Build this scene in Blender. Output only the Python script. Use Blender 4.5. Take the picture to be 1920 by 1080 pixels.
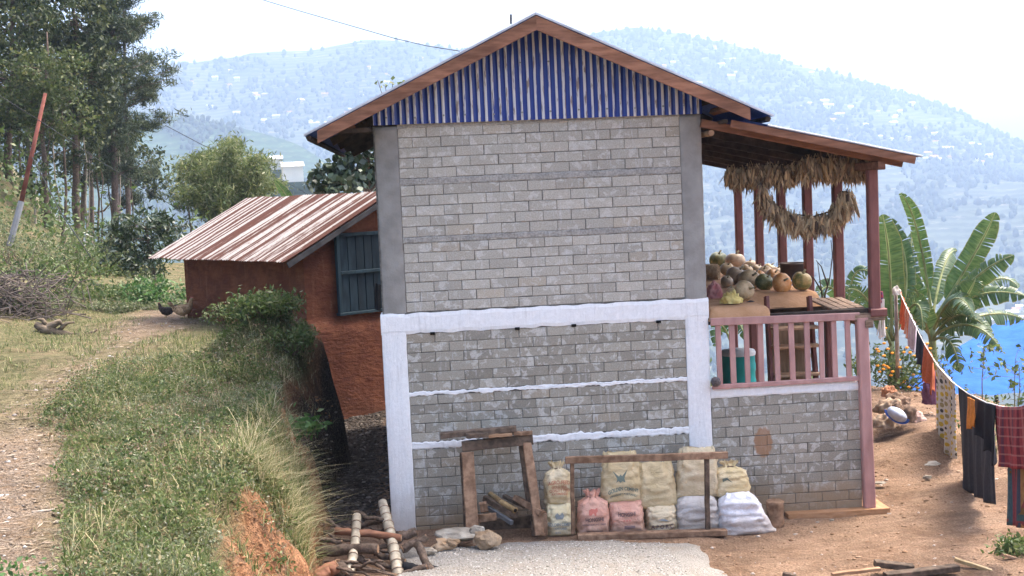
import bpy, bmesh, math, random
import numpy as np
from mathutils import Vector, Matrix, noise as mnoise
from mathutils.bvhtree import BVHTree
for o in list(bpy.data.objects): bpy.data.objects.remove(o)
sc = bpy.context.scene
rng = np.random.default_rng(7); random.seed(7)
# ---------------------------------------------------------------- camera
F_PX = 2425.0; ROLL = math.radians(2.6); YAW = math.radians(3.943); PITCH = math.radians(4.428)
CAM = Vector((0.4682, -13.9, 3.6288))
_fw = Vector((math.sin(YAW)*math.cos(PITCH), math.cos(YAW)*math.cos(PITCH), -math.sin(PITCH)))
_r0 = Vector((math.cos(YAW), -math.sin(YAW), 0)); _u0 = _r0.cross(_fw)
_R = _r0*math.cos(ROLL)-_u0*math.sin(ROLL); _U = _r0*math.sin(ROLL)+_u0*math.cos(ROLL)
cd = bpy.data.cameras.new('camera'); cam = bpy.data.objects.new('camera', cd); sc.collection.objects.link(cam)
cam.matrix_world = Matrix.Translation(CAM) @ Matrix((_R, _U, -_fw)).transposed().to_4x4()
cd.sensor_fit = 'HORIZONTAL'; cd.sensor_width = 36; cd.lens = 36*F_PX/1920; cd.clip_start = .1; cd.clip_end = 30000
sc.camera = cam
# ---------------------------------------------------------------- light
SUN_EL, SUN_AZ = math.radians(62), math.radians(62)     # azimuth clockwise from +Y (away from the camera)
w = bpy.data.worlds.new('World'); sc.world = w; w.use_nodes = True
nt = w.node_tree; bgn = nt.nodes['Background']; sky = nt.nodes.new('ShaderNodeTexSky')
sky.sky_type = 'NISHITA'; sky.sun_disc = False; sky.sun_elevation = SUN_EL; sky.sun_rotation = SUN_AZ
sky.air_density = .8; sky.dust_density = 7.0; sky.ozone_density = 1.0; sky.altitude = 300
nt.links.new(sky.outputs[0], bgn.inputs[0]); bgn.inputs[1].default_value = 0.15
sl = bpy.data.lights.new('sun', 'SUN'); sl.energy = 1.2; sl.angle = math.radians(20); sl.color = (1, .95, .87)
sun = bpy.data.objects.new('sun', sl); sc.collection.objects.link(sun); sun.location = (20, 10, 40)
_sd = Vector((math.sin(SUN_AZ)*math.cos(SUN_EL), math.cos(SUN_AZ)*math.cos(SUN_EL), math.sin(SUN_EL)))
sun.rotation_euler = _sd.to_track_quat('Z', 'Y').to_euler()
sc.view_settings.view_transform = 'Standard'; sc.view_settings.look = 'None'
sc.view_settings.exposure = 2.22; sc.view_settings.gamma = 1
sc.render.engine = 'CYCLES'; sc.cycles.max_bounces = 8; sc.cycles.volume_bounces = 2; sc.cycles.use_denoising = True
sc.cycles.transparent_max_bounces = 8

# ---------------------------------------------------------------- helpers
def at(px, py, Y=0.0):                      # the point at depth Y seen at that place of the photograph
    v = _fw*F_PX + _R*(px-960) + _U*(540-py); return CAM + v*((Y-CAM.y)/v.y)
def onz(px, py, Z=0.0):                     # the point at height Z seen there
    v = _fw*F_PX + _R*(px-960) + _U*(540-py); return CAM + v*((Z-CAM.z)/v.z)
def onp(px, py, p0, n):
    v = _fw*F_PX + _R*(px-960) + _U*(540-py); return CAM + v*((p0-CAM).dot(n)/v.dot(n))
V = Vector
def nz(x, y, z=0.0, s=1.0): return mnoise.noise(V((x*s, y*s, z*s)))
class MB:
    def __init__(s): s.v = []; s.f = []
    def add(s, vs, fs):
        b = len(s.v); s.v += [tuple(p) for p in vs]; s.f += [tuple(i+b for i in q) for q in fs]; return s
    def box(s, lo, hi):
        x0, y0, z0 = lo; x1, y1, z1 = hi
        return s.add([(x0,y0,z0),(x1,y0,z0),(x1,y1,z0),(x0,y1,z0),(x0,y0,z1),(x1,y0,z1),(x1,y1,z1),(x0,y1,z1)],
                     [(3,2,1,0),(4,5,6,7),(0,1,5,4),(1,2,6,5),(2,3,7,6),(3,0,4,7)])
    def bar(s, a, b, wd, th, up=(0,0,1), ch=.12):         # a squared timber from a to b with worn (chamfered) edges
        a = V(a); b = V(b); d = (b-a).normalized(); u = V(up); u = (u-d*u.dot(d)).normalized(); r = d.cross(u)
        c = min(wd, th)*ch; w2, t2 = wd/2, th/2
        sec = [(-w2+c,-t2),(w2-c,-t2),(w2,-t2+c),(w2,t2-c),(w2-c,t2),(-w2+c,t2),(-w2,t2-c),(-w2,-t2+c)]
        vs = [a+r*x+u*y for x, y in sec]+[b+r*x+u*y for x, y in sec]
        return s.add(vs, [(i,(i+1)%8,8+(i+1)%8,8+i) for i in range(8)]+[tuple(range(7,-1,-1)), tuple(range(8,16))])
    def tube(s, pts, rad, n=8, cap=True):
        pts = [V(p) for p in pts]; m = len(pts); rad = rad if hasattr(rad, '__len__') else [rad]*m
        vs = []; prev = None
        for i, p in enumerate(pts):
            d = (pts[min(i+1, m-1)]-pts[max(i-1, 0)]).normalized()
            u = prev if prev is not None else (V((0,0,1)) if abs(d.z) < .9 else V((1,0,0)))
            u = (u-d*u.dot(d)).normalized(); prev = u; r = d.cross(u)
            for k in range(n):
                t = 2*math.pi*k/n; vs.append(p+(u*math.cos(t)+r*math.sin(t))*rad[i])
        fs = [(i*n+k, i*n+(k+1)%n, (i+1)*n+(k+1)%n, (i+1)*n+k) for i in range(m-1) for k in range(n)]
        if cap: fs += [tuple(range(n-1,-1,-1)), tuple(range((m-1)*n, m*n))]
        return s.add(vs, fs)
    def grid(s, fn, nu, nv, close=False):
        vs = [fn(i/nu, j/nv) for j in range(nv+1) for i in range(nu+1)]
        return s.add(vs, [(j*(nu+1)+i, j*(nu+1)+i+1, (j+1)*(nu+1)+i+1, (j+1)*(nu+1)+i) for j in range(nv) for i in range(nu)])
    def lathe(s, c, prof, n=20, wob=0):
        c = V(c); vs = []
        for r, z in prof:
            for k in range(n):
                t = 2*math.pi*k/n; vs.append((c.x+r*math.cos(t), c.y+r*math.sin(t), c.z+z))
        m = len(prof)
        return s.add(vs, [(i*n+k, i*n+(k+1)%n, (i+1)*n+(k+1)%n, (i+1)*n+k) for i in range(m-1) for k in range(n)])
    def mesh(s, name, smooth=False):
        me = bpy.data.meshes.new(name); me.from_pydata(s.v, [], s.f); me.update()
        if smooth: me.polygons.foreach_set('use_smooth', [True]*len(me.polygons))
        return me
def npmesh(name, verts, quads, smooth=False):              # fast mesh from numpy arrays (all faces the same size)
    verts = np.asarray(verts, np.float32); quads = np.asarray(quads, np.int32); k = quads.shape[1]
    me = bpy.data.meshes.new(name); me.vertices.add(len(verts)); me.vertices.foreach_set('co', verts.ravel())
    me.loops.add(quads.size); me.loops.foreach_set('vertex_index', quads.ravel())
    me.polygons.add(len(quads)); me.polygons.foreach_set('loop_start', np.arange(len(quads), dtype=np.int32)*k)
    if smooth: me.polygons.foreach_set('use_smooth', np.ones(len(quads), bool))
    me.update(calc_edges=True); me.validate(); return me
WP = {}
def link(name, data, mat, parent=None, pos=(0,0,0), label=None, cat=None, group=None, kind=None):
    o = bpy.data.objects.new(name, data); sc.collection.objects.link(o)
    if data is not None and mat is not None and not len(data.materials): data.materials.append(mat)
    WP[o] = V(pos); o.location = WP[o]-(WP[parent] if parent else V((0,0,0)))
    if parent: o.parent = parent
    for k, v in (('label', label), ('category', cat), ('group', group), ('kind', kind)):
        if v: o[k] = v
    return o
def ob(name, mb, mat, parent=None, smooth=False, **k): return link(name, mb.mesh(name, smooth), mat, parent, **k)
def thing(name, loc, label, cat, group=None): return link(name, None, None, None, loc, label, cat, group)
def sstep(a, b, x):
    t = np.clip((x-a)/(b-a), 0, 1); return t*t*(3-2*t)

# ---------------------------------------------------------------- materials
class NT:
    def __init__(s, name):
        s.m = bpy.data.materials.new(name); s.m.use_nodes = True; s.t = s.m.node_tree; s.n = s.t.nodes; s.b = s.n['Principled BSDF']
        s.co = None
    def new(s, t, **k):
        n = s.n.new(t)
        for a, v in k.items(): setattr(n, a, v)
        return n
    def put(s, sock, v):
        if hasattr(v, 'is_output') or isinstance(v, bpy.types.NodeSocket): s.t.links.new(v, sock)
        elif isinstance(v, (tuple, list)): sock.default_value = (*v, 1) if len(v) == 3 and len(sock.default_value) == 4 else v
        else: sock.default_value = v
    def pos(s): return s.new('ShaderNodeNewGeometry').outputs['Position']
    def obc(s):
        tc = s.new('ShaderNodeTexCoord').outputs['Object']; r = s.new('ShaderNodeObjectInfo').outputs['Random']
        m = s.math('MULTIPLY', r, 37.0); a = s.new('ShaderNodeVectorMath', operation='ADD'); s.put(a.inputs[0], tc); s.put(a.inputs[1], m); return a.outputs[0]
    def scale(s, co, v):
        a = s.new('ShaderNodeVectorMath', operation='MULTIPLY'); s.put(a.inputs[0], co); a.inputs[1].default_value = v; return a.outputs[0]
    def noise(s, co, sc_, det=4, rough=.55, dist=0):
        n = s.new('ShaderNodeTexNoise'); s.put(n.inputs['Vector'], co); n.inputs['Scale'].default_value = sc_; n.inputs['Detail'].default_value = det
        n.inputs['Roughness'].default_value = rough; n.inputs['Distortion'].default_value = dist; return n.outputs['Fac']
    def math(s, op, a, b=0.0, c=None, clamp=False):
        n = s.new('ShaderNodeMath', operation=op, use_clamp=clamp); s.put(n.inputs[0], a); s.put(n.inputs[1], b)
        if c is not None: s.put(n.inputs[2], c)
        return n.outputs[0]
    def ramp(s, f, lo, hi, a=0.0, b=1.0):
        n = s.new('ShaderNodeMapRange', clamp=True, interpolation_type='SMOOTHSTEP'); s.put(n.inputs[0], f); n.inputs[1].default_value = lo; n.inputs[2].default_value = hi
        n.inputs[3].default_value = a; n.inputs[4].default_value = b; return n.outputs[0]
    def mix(s, f, a, b, mode='MIX'):
        n = s.new('ShaderNodeMix', data_type='RGBA', blend_type=mode); s.put(n.inputs[0], f); s.put(n.inputs[6], a); s.put(n.inputs[7], b); return n.outputs[2]
    def xyz(s, co):
        n = s.new('ShaderNodeSeparateXYZ'); s.put(n.inputs[0], co); return n.outputs
    def val(s, col, v):
        n = s.new('ShaderNodeHueSaturation'); s.put(n.inputs['Value'], v); s.put(n.inputs['Color'], col); return n.outputs[0]
    def isl(s): return s.new('ShaderNodeNewGeometry').outputs['Random Per Island']
    def bump(s, h, st, dist=.01):
        n = s.new('ShaderNodeBump'); n.inputs['Strength'].default_value = st; n.inputs['Distance'].default_value = dist; s.put(n.inputs['Height'], h)
        s.t.links.new(n.outputs[0], s.b.inputs['Normal'])
    def out(s, col, rough=.9, metal=0., spec=.3, coat=0.):
        s.put(s.b.inputs['Base Color'], col); s.put(s.b.inputs['Roughness'], rough); s.put(s.b.inputs['Metallic'], metal)
        s.put(s.b.inputs['Specular IOR Level'], spec); s.put(s.b.inputs['Coat Weight'], coat); return s.m
def M(name, c1, c2, sc_=8, rough=.88, bump=.3, bsc=40, stretch=(1,1,1), metal=0., spec=.25, vary=.25, bdist=.01):
    t = NT(name); co = t.scale(t.obc(), stretch); f = t.ramp(t.noise(co, sc_, 6), .3, .7)
    c = t.mix(f, c1, c2); c = t.val(c, t.ramp(t.noise(co, sc_*.18, 3), .3, .7, 1-vary, 1+vary))
    r = t.new('ShaderNodeObjectInfo').outputs['Random']; c = t.val(c, t.math('MULTIPLY_ADD', r, vary*.8, 1-vary*.4))
    if bump: t.bump(t.noise(co, bsc, 5, .65), bump, bdist)
    return t.out(c, rough, metal, spec)
def leafmat(name, c1, c2, c3=None, trans=.35, rough=.55, spec=.35, p3=.85):
    t = NT(name); r = t.isl(); c = t.mix(r, c1, c2)
    if c3: c = t.mix(t.math('GREATER_THAN', t.math('FRACT', t.math('MULTIPLY', r, 17.3)), p3), c, c3)
    c = t.val(c, t.math('MULTIPLY_ADD', t.math('FRACT', t.math('MULTIPLY', r, 7.7)), .6, .7))
    t.out(c, rough, 0, spec)
    tr = t.new('ShaderNodeBsdfTranslucent'); t.put(tr.inputs[0], c); mx = t.new('ShaderNodeMixShader'); mx.inputs[0].default_value = trans
    t.t.links.new(t.b.outputs[0], mx.inputs[1]); t.t.links.new(tr.outputs[0], mx.inputs[2])
    t.t.links.new(mx.outputs[0], t.n['Material Output'].inputs[0]); return t.m
WOODV = (14, 14, 1.2)
m_wood_weather = M('weathered_wood', (.12,.075,.05), (.32,.22,.15), 7, .9, .8, 30, (1.2,10,10))
m_wood_red = M('brown_roof_timber', (.17,.075,.042), (.30,.145,.085), 4, .8, .35, 30, (1,6,6))
m_wood_dark = M('dark_timber', (.035,.026,.02), (.085,.06,.045), 5, .9, .4, 25, (2,2,2))  # plain dark brown timber for rafters, purlins and joists
m_post = M('red_oxide_post_paint', (.15,.055,.045), (.21,.085,.07), 6, .6, .2, 40, (2,2,.6), spec=.3, vary=.15)
m_pink = M('pink_railing_paint', (.40,.215,.19), (.49,.28,.245), 6, .6, .2, 40, (2,2,.6), spec=.3, vary=.12)
m_bark = M('rough_bark', (.07,.05,.035), (.17,.12,.09), 9, .95, .8, 22, (3,3,3), bdist=.02)
m_barkpale = M('pale_bark', (.22,.18,.14), (.38,.33,.27), 7, .9, .5, 22, (2,2,1))
m_cutwood = M('cut_wood_end', (.28,.16,.09), (.42,.27,.16), 9, .9, .3, 40)
m_bamboo = M('dry_bamboo', (.30,.25,.18), (.46,.40,.30), 6, .6, .2, 30, (3,3,3))
m_bambootan = M('tan_bamboo', (.30,.20,.09), (.42,.30,.15), 6, .55, .2, 30, (3,3,3))
m_stone = M('grey_tan_stone', (.24,.20,.15), (.42,.38,.31), 7, .92, .7, 18, bdist=.02)
m_clay = M('tan_clay_plaster', (.36,.19,.09), (.46,.26,.14), 5, .95, .6, 14, bdist=.02, vary=.15)
m_conc = M('bare_concrete', (.235,.222,.20), (.32,.305,.275), 5, .93, .5, 45, vary=.12)
m_concrough = M('pebbly_concrete', (.36,.34,.30), (.54,.51,.46), 45, .95, 1.0, 60, vary=.12, bdist=.03)
m_dark = M('dark_void', (.006,.005,.004), (.012,.01,.008), 5, .95, 0)
m_black = M('black_rubber', (.012,.012,.013), (.03,.03,.03), 9, .6, .1)
def m_white_f():
    t = NT('whitewash'); p = t.pos(); f = t.noise(p, 26, 6, .65); z = t.xyz(p)[2]
    c = t.mix(t.ramp(f, .35, .7), (.77,.765,.75), (.84,.835,.82))
    c = t.mix(t.ramp(t.noise(p, 60, 4), .68, .74), c, (.45,.44,.42))
    d = t.ramp(t.math('ADD', z, t.math('MULTIPLY', t.noise(p, 5), .5)), .25, .75, .55, 0.)
    c = t.mix(d, c, (.42,.33,.25)); c = t.mix(t.ramp(t.noise(t.scale(p, (14,1,1.6)), 1., 5, .6), .56, .7, 0., .35), c, (.50,.48,.45)); t.bump(t.math('ADD', t.noise(p, 45, 6, .7), t.math('MULTIPLY', t.noise(t.scale(p, (30,1,4)), 1., 4), 1.2)), .45, .012); return t.out(c, .93, 0, .2)
m_white = m_white_f()
def m_brick_f():
    t = NT('grey_earth_block'); co = t.obc(); r = t.math('FRACT', t.math('ADD', t.new('ShaderNodeObjectInfo').outputs['Random'], t.isl()))
    p = t.pos(); x, y, z = t.xyz(p)
    c = t.mix(r, (.275,.25,.202), (.358,.328,.267))
    c = t.mix(t.ramp(z, 1.9, 2.5, 0., .62), c, (.475,.442,.378))                     # the upper storey's blocks are paler
    c = t.mix(t.math('GREATER_THAN', t.math('FRACT', t.math('MULTIPLY', r, 13.7)), .94), c, t.mix(.35, c, (.42,.34,.24)))
    c = t.val(c, t.math('MULTIPLY_ADD', t.math('FRACT', t.math('MULTIPLY', r, 5.3)), .2, .9))
    c = t.mix(t.ramp(t.noise(co, 10, 6, .62, .5), .52, .62, 0., .7), c, (.56,.54,.49))   # lime bloom
    c = t.mix(t.ramp(t.noise(t.scale(p, (22,1,2.2)), 1.0, 5, .6), .57, .67, 0., .5), c, (.52,.51,.49))     # lime runs
    c = t.val(c, t.ramp(t.noise(p, 75, 3), .3, .7, .86, 1.14))
    e1 = t.math('POWER', t.math('MULTIPLY', t.math('SUBTRACT', x, 4.13), 1/.105), 2.0); e2 = t.math('POWER', t.math('MULTIPLY', t.math('SUBTRACT', z, .70), 1/.17), 2.0)
    e = t.math('ADD', t.math('ADD', e1, e2), t.math('MULTIPLY', t.math('SUBTRACT', t.noise(p, 14), .5), 1.6))
    c = t.mix(t.ramp(e, .7, 1.15, .8, 0.), c, (.32,.17,.085))                        # rusty patch
    d = t.ramp(t.math('ADD', z, t.math('MULTIPLY', t.math('SUBTRACT', t.noise(p, 3.5, 5), .5), .5)), .02, .34, .8, 0.)
    c = t.mix(d, c, (.30,.21,.125)); t.bump(t.noise(co, 60, 6, .7), .45, .01); return t.out(c, .93, 0, .2)
m_brick = m_brick_f()
m_mortar = M('mortar_bed', (.10,.093,.08), (.17,.158,.138), 30, .95, .6, 60)
def m_gable_f():
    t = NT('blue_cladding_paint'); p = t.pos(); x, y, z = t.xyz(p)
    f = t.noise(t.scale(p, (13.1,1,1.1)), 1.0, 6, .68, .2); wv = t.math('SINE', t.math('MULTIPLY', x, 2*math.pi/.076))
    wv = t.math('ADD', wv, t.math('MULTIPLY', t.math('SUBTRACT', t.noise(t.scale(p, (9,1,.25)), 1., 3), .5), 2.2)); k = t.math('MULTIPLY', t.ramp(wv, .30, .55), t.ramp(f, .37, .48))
    c = t.mix(t.noise(p, 5), (.009,.026,.17), (.016,.045,.25)); c = t.mix(k, c, (.58,.57,.56))  # pale crest stripes: sky highlights painted into the colour, mixed with scuffed paint
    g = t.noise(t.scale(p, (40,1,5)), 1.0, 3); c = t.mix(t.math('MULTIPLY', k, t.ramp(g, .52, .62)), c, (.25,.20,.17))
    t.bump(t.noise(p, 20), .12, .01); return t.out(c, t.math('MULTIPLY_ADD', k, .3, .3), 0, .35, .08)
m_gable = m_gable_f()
m_litedge = M('lit_sheet_edge', (.42,.43,.46), (.55,.56,.58), 6, .4, .1, 20, metal=.3)  # pale colour paints the sky light on the sheet edge
m_bluesheet = M('blue_roof_sheet', (.02,.06,.27), (.035,.09,.34), 3, .3, .1, 12, spec=.5, vary=.12)
def m_rust_f():
    t = NT('rust_striped_roof_sheet'); co = t.new('ShaderNodeTexCoord').outputs['UV']; u, v, _ = t.xyz(co)
    f = t.math('ADD', t.noise(t.scale(co, (7,.12,1)), 1.0, 3, .45), t.math('MULTIPLY', t.math('SUBTRACT', t.noise(t.scale(co, (60,4,1)), 1.0, 5, .6), .5), .16))
    c = t.mix(t.noise(t.scale(co, (6,14,1)), 2, 5), (.062,.030,.023), (.115,.054,.041))
    pale = t.mix(t.noise(co, 40), (.25,.22,.195), (.43,.40,.37)); k = t.ramp(f, .475, .535); c = t.mix(k, c, pale)
    t.bump(t.noise(co, 150), .1, .005); c = t.mix(t.ramp(t.noise(t.scale(co, (30,18,1)), 1., 5, .65), .55, .68, 0., .6), c, (.12,.055,.04)); return t.out(c, .95, 0, .05)
m_rust = m_rust_f()
def m_mud_f():
    t = NT('red_mud_plaster'); p = t.pos(); f = t.noise(p, 3.5, 6, .6); z = t.xyz(p)[2]
    c = t.mix(t.ramp(f, .3, .7), (.115,.042,.025), (.19,.074,.04)); c = t.mix(t.ramp(t.noise(p, 1.1, 5, .6, .5), .5, .62, 0., .6), c, (.10,.04,.025)); c = t.mix(t.ramp(t.noise(t.scale(p,(9,9,1.2)), 1., 5), .58, .7, 0., .4), c, (.26,.13,.075)); c = t.mix(t.ramp(t.noise(t.scale(p,(1,1,5)), 4, 4), .45, .65, 0., .5), c, (.10,.033,.02))
    c = t.mix(t.ramp(t.math('ADD', z, t.math('MULTIPLY', f, .6)), .3, .9, .7, 0.), c, (.20,.085,.05))
    t.bump(t.noise(t.scale(p,(1,1,2)), 9, 6, .6), .8, .04); return t.out(c, .95, 0, .15)
m_mud = m_mud_f()
m_shutter = M('blue_green_shutter_paint', (.008,.018,.026), (.02,.038,.05), 5, .7, .3, 30, (3,3,.5))
m_shutter2 = M('blue_green_frame_paint', (.014,.03,.04), (.027,.052,.064), 5, .7, .3, 30, (3,3,.5))
# ---------------------------------------------------------------- terrain
_P = rng.random((256,256)).astype(np.float64)
def vn(x, y, s=1.0, seed=0):                                # smooth value noise, numpy
    x = np.asarray(x, float)*s+seed*17.3; y = np.asarray(y, float)*s+seed*31.7
    xi = np.floor(x).astype(int); yi = np.floor(y).astype(int); fx = x-xi; fy = y-yi
    fx = fx*fx*(3-2*fx); fy = fy*fy*(3-2*fy); g = lambda a, b: _P[a & 255, b & 255]
    return (g(xi,yi)*(1-fx)+g(xi+1,yi)*fx)*(1-fy)+(g(xi,yi+1)*(1-fx)+g(xi+1,yi+1)*fx)*fy-.5
def fbm(x, y, s=1.0, o=4, seed=0): return sum(vn(x, y, s*2**k, seed+k)/2**k for k in range(o))
def xbase(y): return np.interp(y, [-9,-5,-3,-1.6,0,1.2,2.6,3.6,4.5,6.4,9,14], [-.25,-.45,-.6,-.70,-.78,-.84,-.74,-.72,-1.1,-1.35,-2.6,-3])
def xtop(y): return np.interp(y, [-9,-6.8,-5.6,-4.6,-3.6,-2.7,-.6,1.5,2.6,3.4,4.5,6.4,9,14], [-.62,-.70,-1.02,-1.16,-1.05,-1.18,-1.2,-1.28,-1.08,-.98,-1.6,-1.6,-3.4,-4])
def hgt(x, y):
    x = np.asarray(x, float); y = np.asarray(y, float)
    z0 = np.interp(x, [-.3,0,1.5,2.2,3.7,5.3,9], [.01,-.01,-.06,-.095,-.15,-.14,-.10])+.10*fbm(x, y, .55, 4, 2)*sstep(.3, 1.2, np.abs(y)+.4*np.abs(x-2))+.02*fbm(x, y, 3, 2, 4)*(1-sstep(.2,.0,np.abs(y+.1)))
    z0 = z0+.12*sstep(1.5, 6, y)*(x < -.05)+sstep(5.6,6.4,x)*sstep(.2,2,y)*(.16*fbm(x, y, 1.3, 4, 15)+.05*np.abs(fbm(x, y, 5, 2, 16)))
    z0 = z0+.22*np.exp(-((x-8.0)/1.6)**2-((y-5.2)/1.6)**2)+.18*np.exp(-((x-7.3)/.9)**2-((y-2.6)/1.2)**2)
    yd = np.interp(x, [-4,0,3,6,8.3,9.6,12], [26,13,11.5,8.8,8.2,4.6,3.6]); dr = np.maximum(0, y-yd)
    z0 = z0-np.minimum(.42*dr, 250)-.0*dr
    wob = .22*fbm(x, y, 1.9, 4, 9)
    zt = 1.43+.012*y+.12*fbm(x, y, .5, 4, 5)+.13*fbm(x, y, 1.7, 3, 6)*sstep(-3.0,-1.9,x)+.03*fbm(x, y, 4, 2, 8)-.10*sstep(-4.2,-5.2,y)*sstep(-2.6,-1.0,x)
    zt = zt+.62*np.exp(-((x+1.65)/.62)**2-((y-3.0)/.75)**2)
    zt = zt+.9*np.maximum(0, -x-10.7+.02*(y-30))*sstep(14, 26, y)+.25*np.maximum(0, -x-5.6)*sstep(-2, 8, y)*sstep(30, 12, y)
    dl = np.maximum(0, y-27+1.2*np.minimum(0, x+9)); zt = zt-np.minimum(.42*dl, 250)
    xb = xbase(y)+wob*.7; xt = xtop(y)+wob; t = np.clip((xb-x)/np.maximum(xb-xt, .08), 0, 1)
    b = t**.5; b = b*(1-.45*np.exp(-((t-.5)/.25)**2)*(fbm(x,y,2.6,4,11)+.25))
    z = z0*(1-b)+zt*b
    return np.where(y > 60, np.maximum(z, -255), z)
h1 = lambda x, y: float(hgt(x, y))
def axis(segs):
    out = []
    for a, b, d in segs: out += list(np.arange(a, b-1e-6, d))
    return np.array(out+[segs[-1][1]])
gx = axis([(-3000,-400,400),(-400,-60,40),(-60,-16,3),(-16,-4,.3),(-4,-2,.14),(-2,-.2,.055),(-.2,9,.16),(9,16,.5),(16,60,4),(60,400,40),(400,3000,400)])
gy = axis([(-40,-9,4),(-9,9.5,.10),(9.5,18,.4),(18,60,1.5),(60,300,12),(300,900,60)])
GX, GY = np.meshgrid(gx, gy); GZ = hgt(GX, GY)
nx_, ny_ = len(gx), len(gy); idx = np.arange(nx_*ny_).reshape(ny_, nx_)
gq = np.stack([idx[:-1,:-1], idx[:-1,1:], idx[1:,1:], idx[1:,:-1]], -1).reshape(-1, 4)
gme = npmesh('ground', np.stack([GX, GY, GZ], -1).reshape(-1, 3), gq, True)
# what lies on the ground where: r grass, g trodden path, b house shade painted over the alley
xb = xbase(GY); xt = xtop(GY); bank = np.clip((xb-GX)/np.maximum(xb-xt, .1), 0, 1)
pathx = np.interp(GY, [-9,-6,-3,0,3,7,12], [-2.0,-2.25,-3.05,-3.9,-4.2,-4.1,-4.2])
path = np.exp(-((GX-pathx)/(.42+.02*(GY+6)))**2)*(GY < 14)*(1-.8*sstep(-2.5, .5, GY)*sstep(9, 6, GY))
cut = sstep(.18, .5, bank)*sstep(.98, .75, bank)
r_ = np.clip(sstep(.7, 1.0, bank)*(1-.8*path), 0, 1); far = sstep(9, 12, GY)*(GX > -1); r_ = np.maximum(r_, far*.9)
g_ = np.exp(-(np.maximum(0,np.abs(GX-1.55)-1.0)/.35)**2)*sstep(-.35,-.8, GY+.12*(GX-1))
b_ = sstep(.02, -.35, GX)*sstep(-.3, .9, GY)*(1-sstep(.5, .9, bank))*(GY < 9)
ca = gme.color_attributes.new('cover', 'FLOAT_COLOR', 'POINT')
ca.data.foreach_set('color', np.stack([r_, g_*0+path, b_, np.ones_like(r_)], -1).astype(np.float32).ravel())
def m_ground_f():
    t = NT('bare_earth'); p = t.pos(); at_ = t.new('ShaderNodeAttribute', attribute_name='cover'); r, g, b = [t.new('ShaderNodeSeparateColor') for _ in range(1)][0].outputs[:3]
    t.t.links.new(at_.outputs['Color'], r.node.inputs[0]); n1 = t.noise(p, 1.3, 6, .6); n2 = t.noise(p, 9, 6, .65); n3 = t.noise(p, 45, 4, .6)
    soil = t.mix(t.ramp(n1, .35, .65), (.215,.13,.08), (.31,.20,.13)); soil = t.mix(t.ramp(n2, .45, .7, 0., .6), soil, (.36,.245,.16))
    nzc = t.xyz(t.new('ShaderNodeNewGeometry').outputs['True Normal'])[2]
    orange = t.mix(t.ramp(t.noise(t.scale(p,(1,1,.35)), 14, 6, .65), .35, .65), (.20,.09,.042), (.36,.19,.10)); orange = t.mix(t.ramp(n2, .52, .62, 0., .7), orange, (.13,.075,.045)); soil = t.mix(t.ramp(nzc, .80, .55), soil, orange)
    grass = t.mix(t.ramp(n2, .35, .65), (.085,.085,.035), (.19,.165,.085)); grass = t.mix(t.ramp(n1, .5, .65, 0., .5), grass, (.26,.18,.11))
    f = t.math('MULTIPLY', r, t.ramp(t.math('ADD', n2, t.math('MULTIPLY', n1, .4)), .40, .62, .25, 1.)); c = t.mix(f, soil, grass)
    trod = t.mix(t.ramp(n3, .4, .65), (.18,.135,.098), (.28,.22,.165)); c = t.mix(t.math('MULTIPLY', g, t.ramp(n2, .3, .6)), c, trod)
    alley_shade = t.mix(t.ramp(n3, .4, .7), (.045,.034,.026), (.10,.08,.062)); c = t.mix(b, c, alley_shade)  # dark alley earth with the house's shade painted in
    rut = t.noise(t.scale(p, (1.1,3.2,1)), 1.2, 5, .6); c = t.val(c, t.ramp(rut, .35, .68, .86, 1.16)); c = t.val(c, t.ramp(n3, .3, .7, .72, 1.25)); t.bump(t.math('ADD', n3, t.math('MULTIPLY', n2, 1.5)), 1., .05); return t.out(c, .97, 0, .12)
link('ground', gme, m_ground_f(), kind='structure', label='orange earth yard with a grassy terrace and cut bank')

# ---------------------------------------------------------------- far hills
def hill(name, ridge, Yr, Yv, Zv, amp, seed, label, nu=150, nv=70):
    pts = [at(px, py, Yr) for px, py in ridge]; xs = np.array([p.x for p in pts]); zs = np.array([p.z for p in pts])
    u = np.linspace(0, 1, nu); v = np.concatenate([np.linspace(0, 1, nv), 1+np.linspace(.03, .4, 6)])
    U_, V_ = np.meshgrid(u, v); X = xs[0]+(xs[-1]-xs[0])*U_; ridz = np.interp(X, xs, zs); Y = Yv+(Yr-Yv)*V_
    vv = np.minimum(V_, 1); Z = Zv+(ridz-Zv)*(.35*vv+.65*vv**1.4)
    g = fbm(X, Y*.6, 1/420., 5, seed)*amp*np.sin(math.pi*np.clip(vv, 0, 1)**.9)*.9; Z = Z+g+fbm(X, Y, 1/60., 3, seed+3)*amp*.07
    Z = np.where(V_ > 1, ridz-(V_-1)*(Yr-Yv)*.3, Z)
    X2 = X*(CAM.y*-1+Y)/(CAM.y*-1+Yr) if False else X
    q = np.arange(U_.size).reshape(U_.shape); qq = np.stack([q[:-1,:-1], q[:-1,1:], q[1:,1:], q[1:,:-1]], -1).reshape(-1, 4)
    me = npmesh(name, np.stack([X2, Y, Z], -1).reshape(-1, 3), qq, True)
    def z_at(x, y):
        i = np.clip((x-xs[0])/(xs[-1]-xs[0])*(nu-1), 0, nu-1.001); vq = (y-Yv)/(Yr-Yv); j = np.clip(vq*(nv-1), 0, nv-1.001)
        i0 = i.astype(int); j0 = j.astype(int); a = i-i0; b = j-j0
        return (Z[j0,i0]*(1-a)+Z[j0,i0+1]*a)*(1-b)+(Z[j0+1,i0]*(1-a)+Z[j0+1,i0+1]*a)*b
    return me, z_at, (xs[0], xs[-1])
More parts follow.
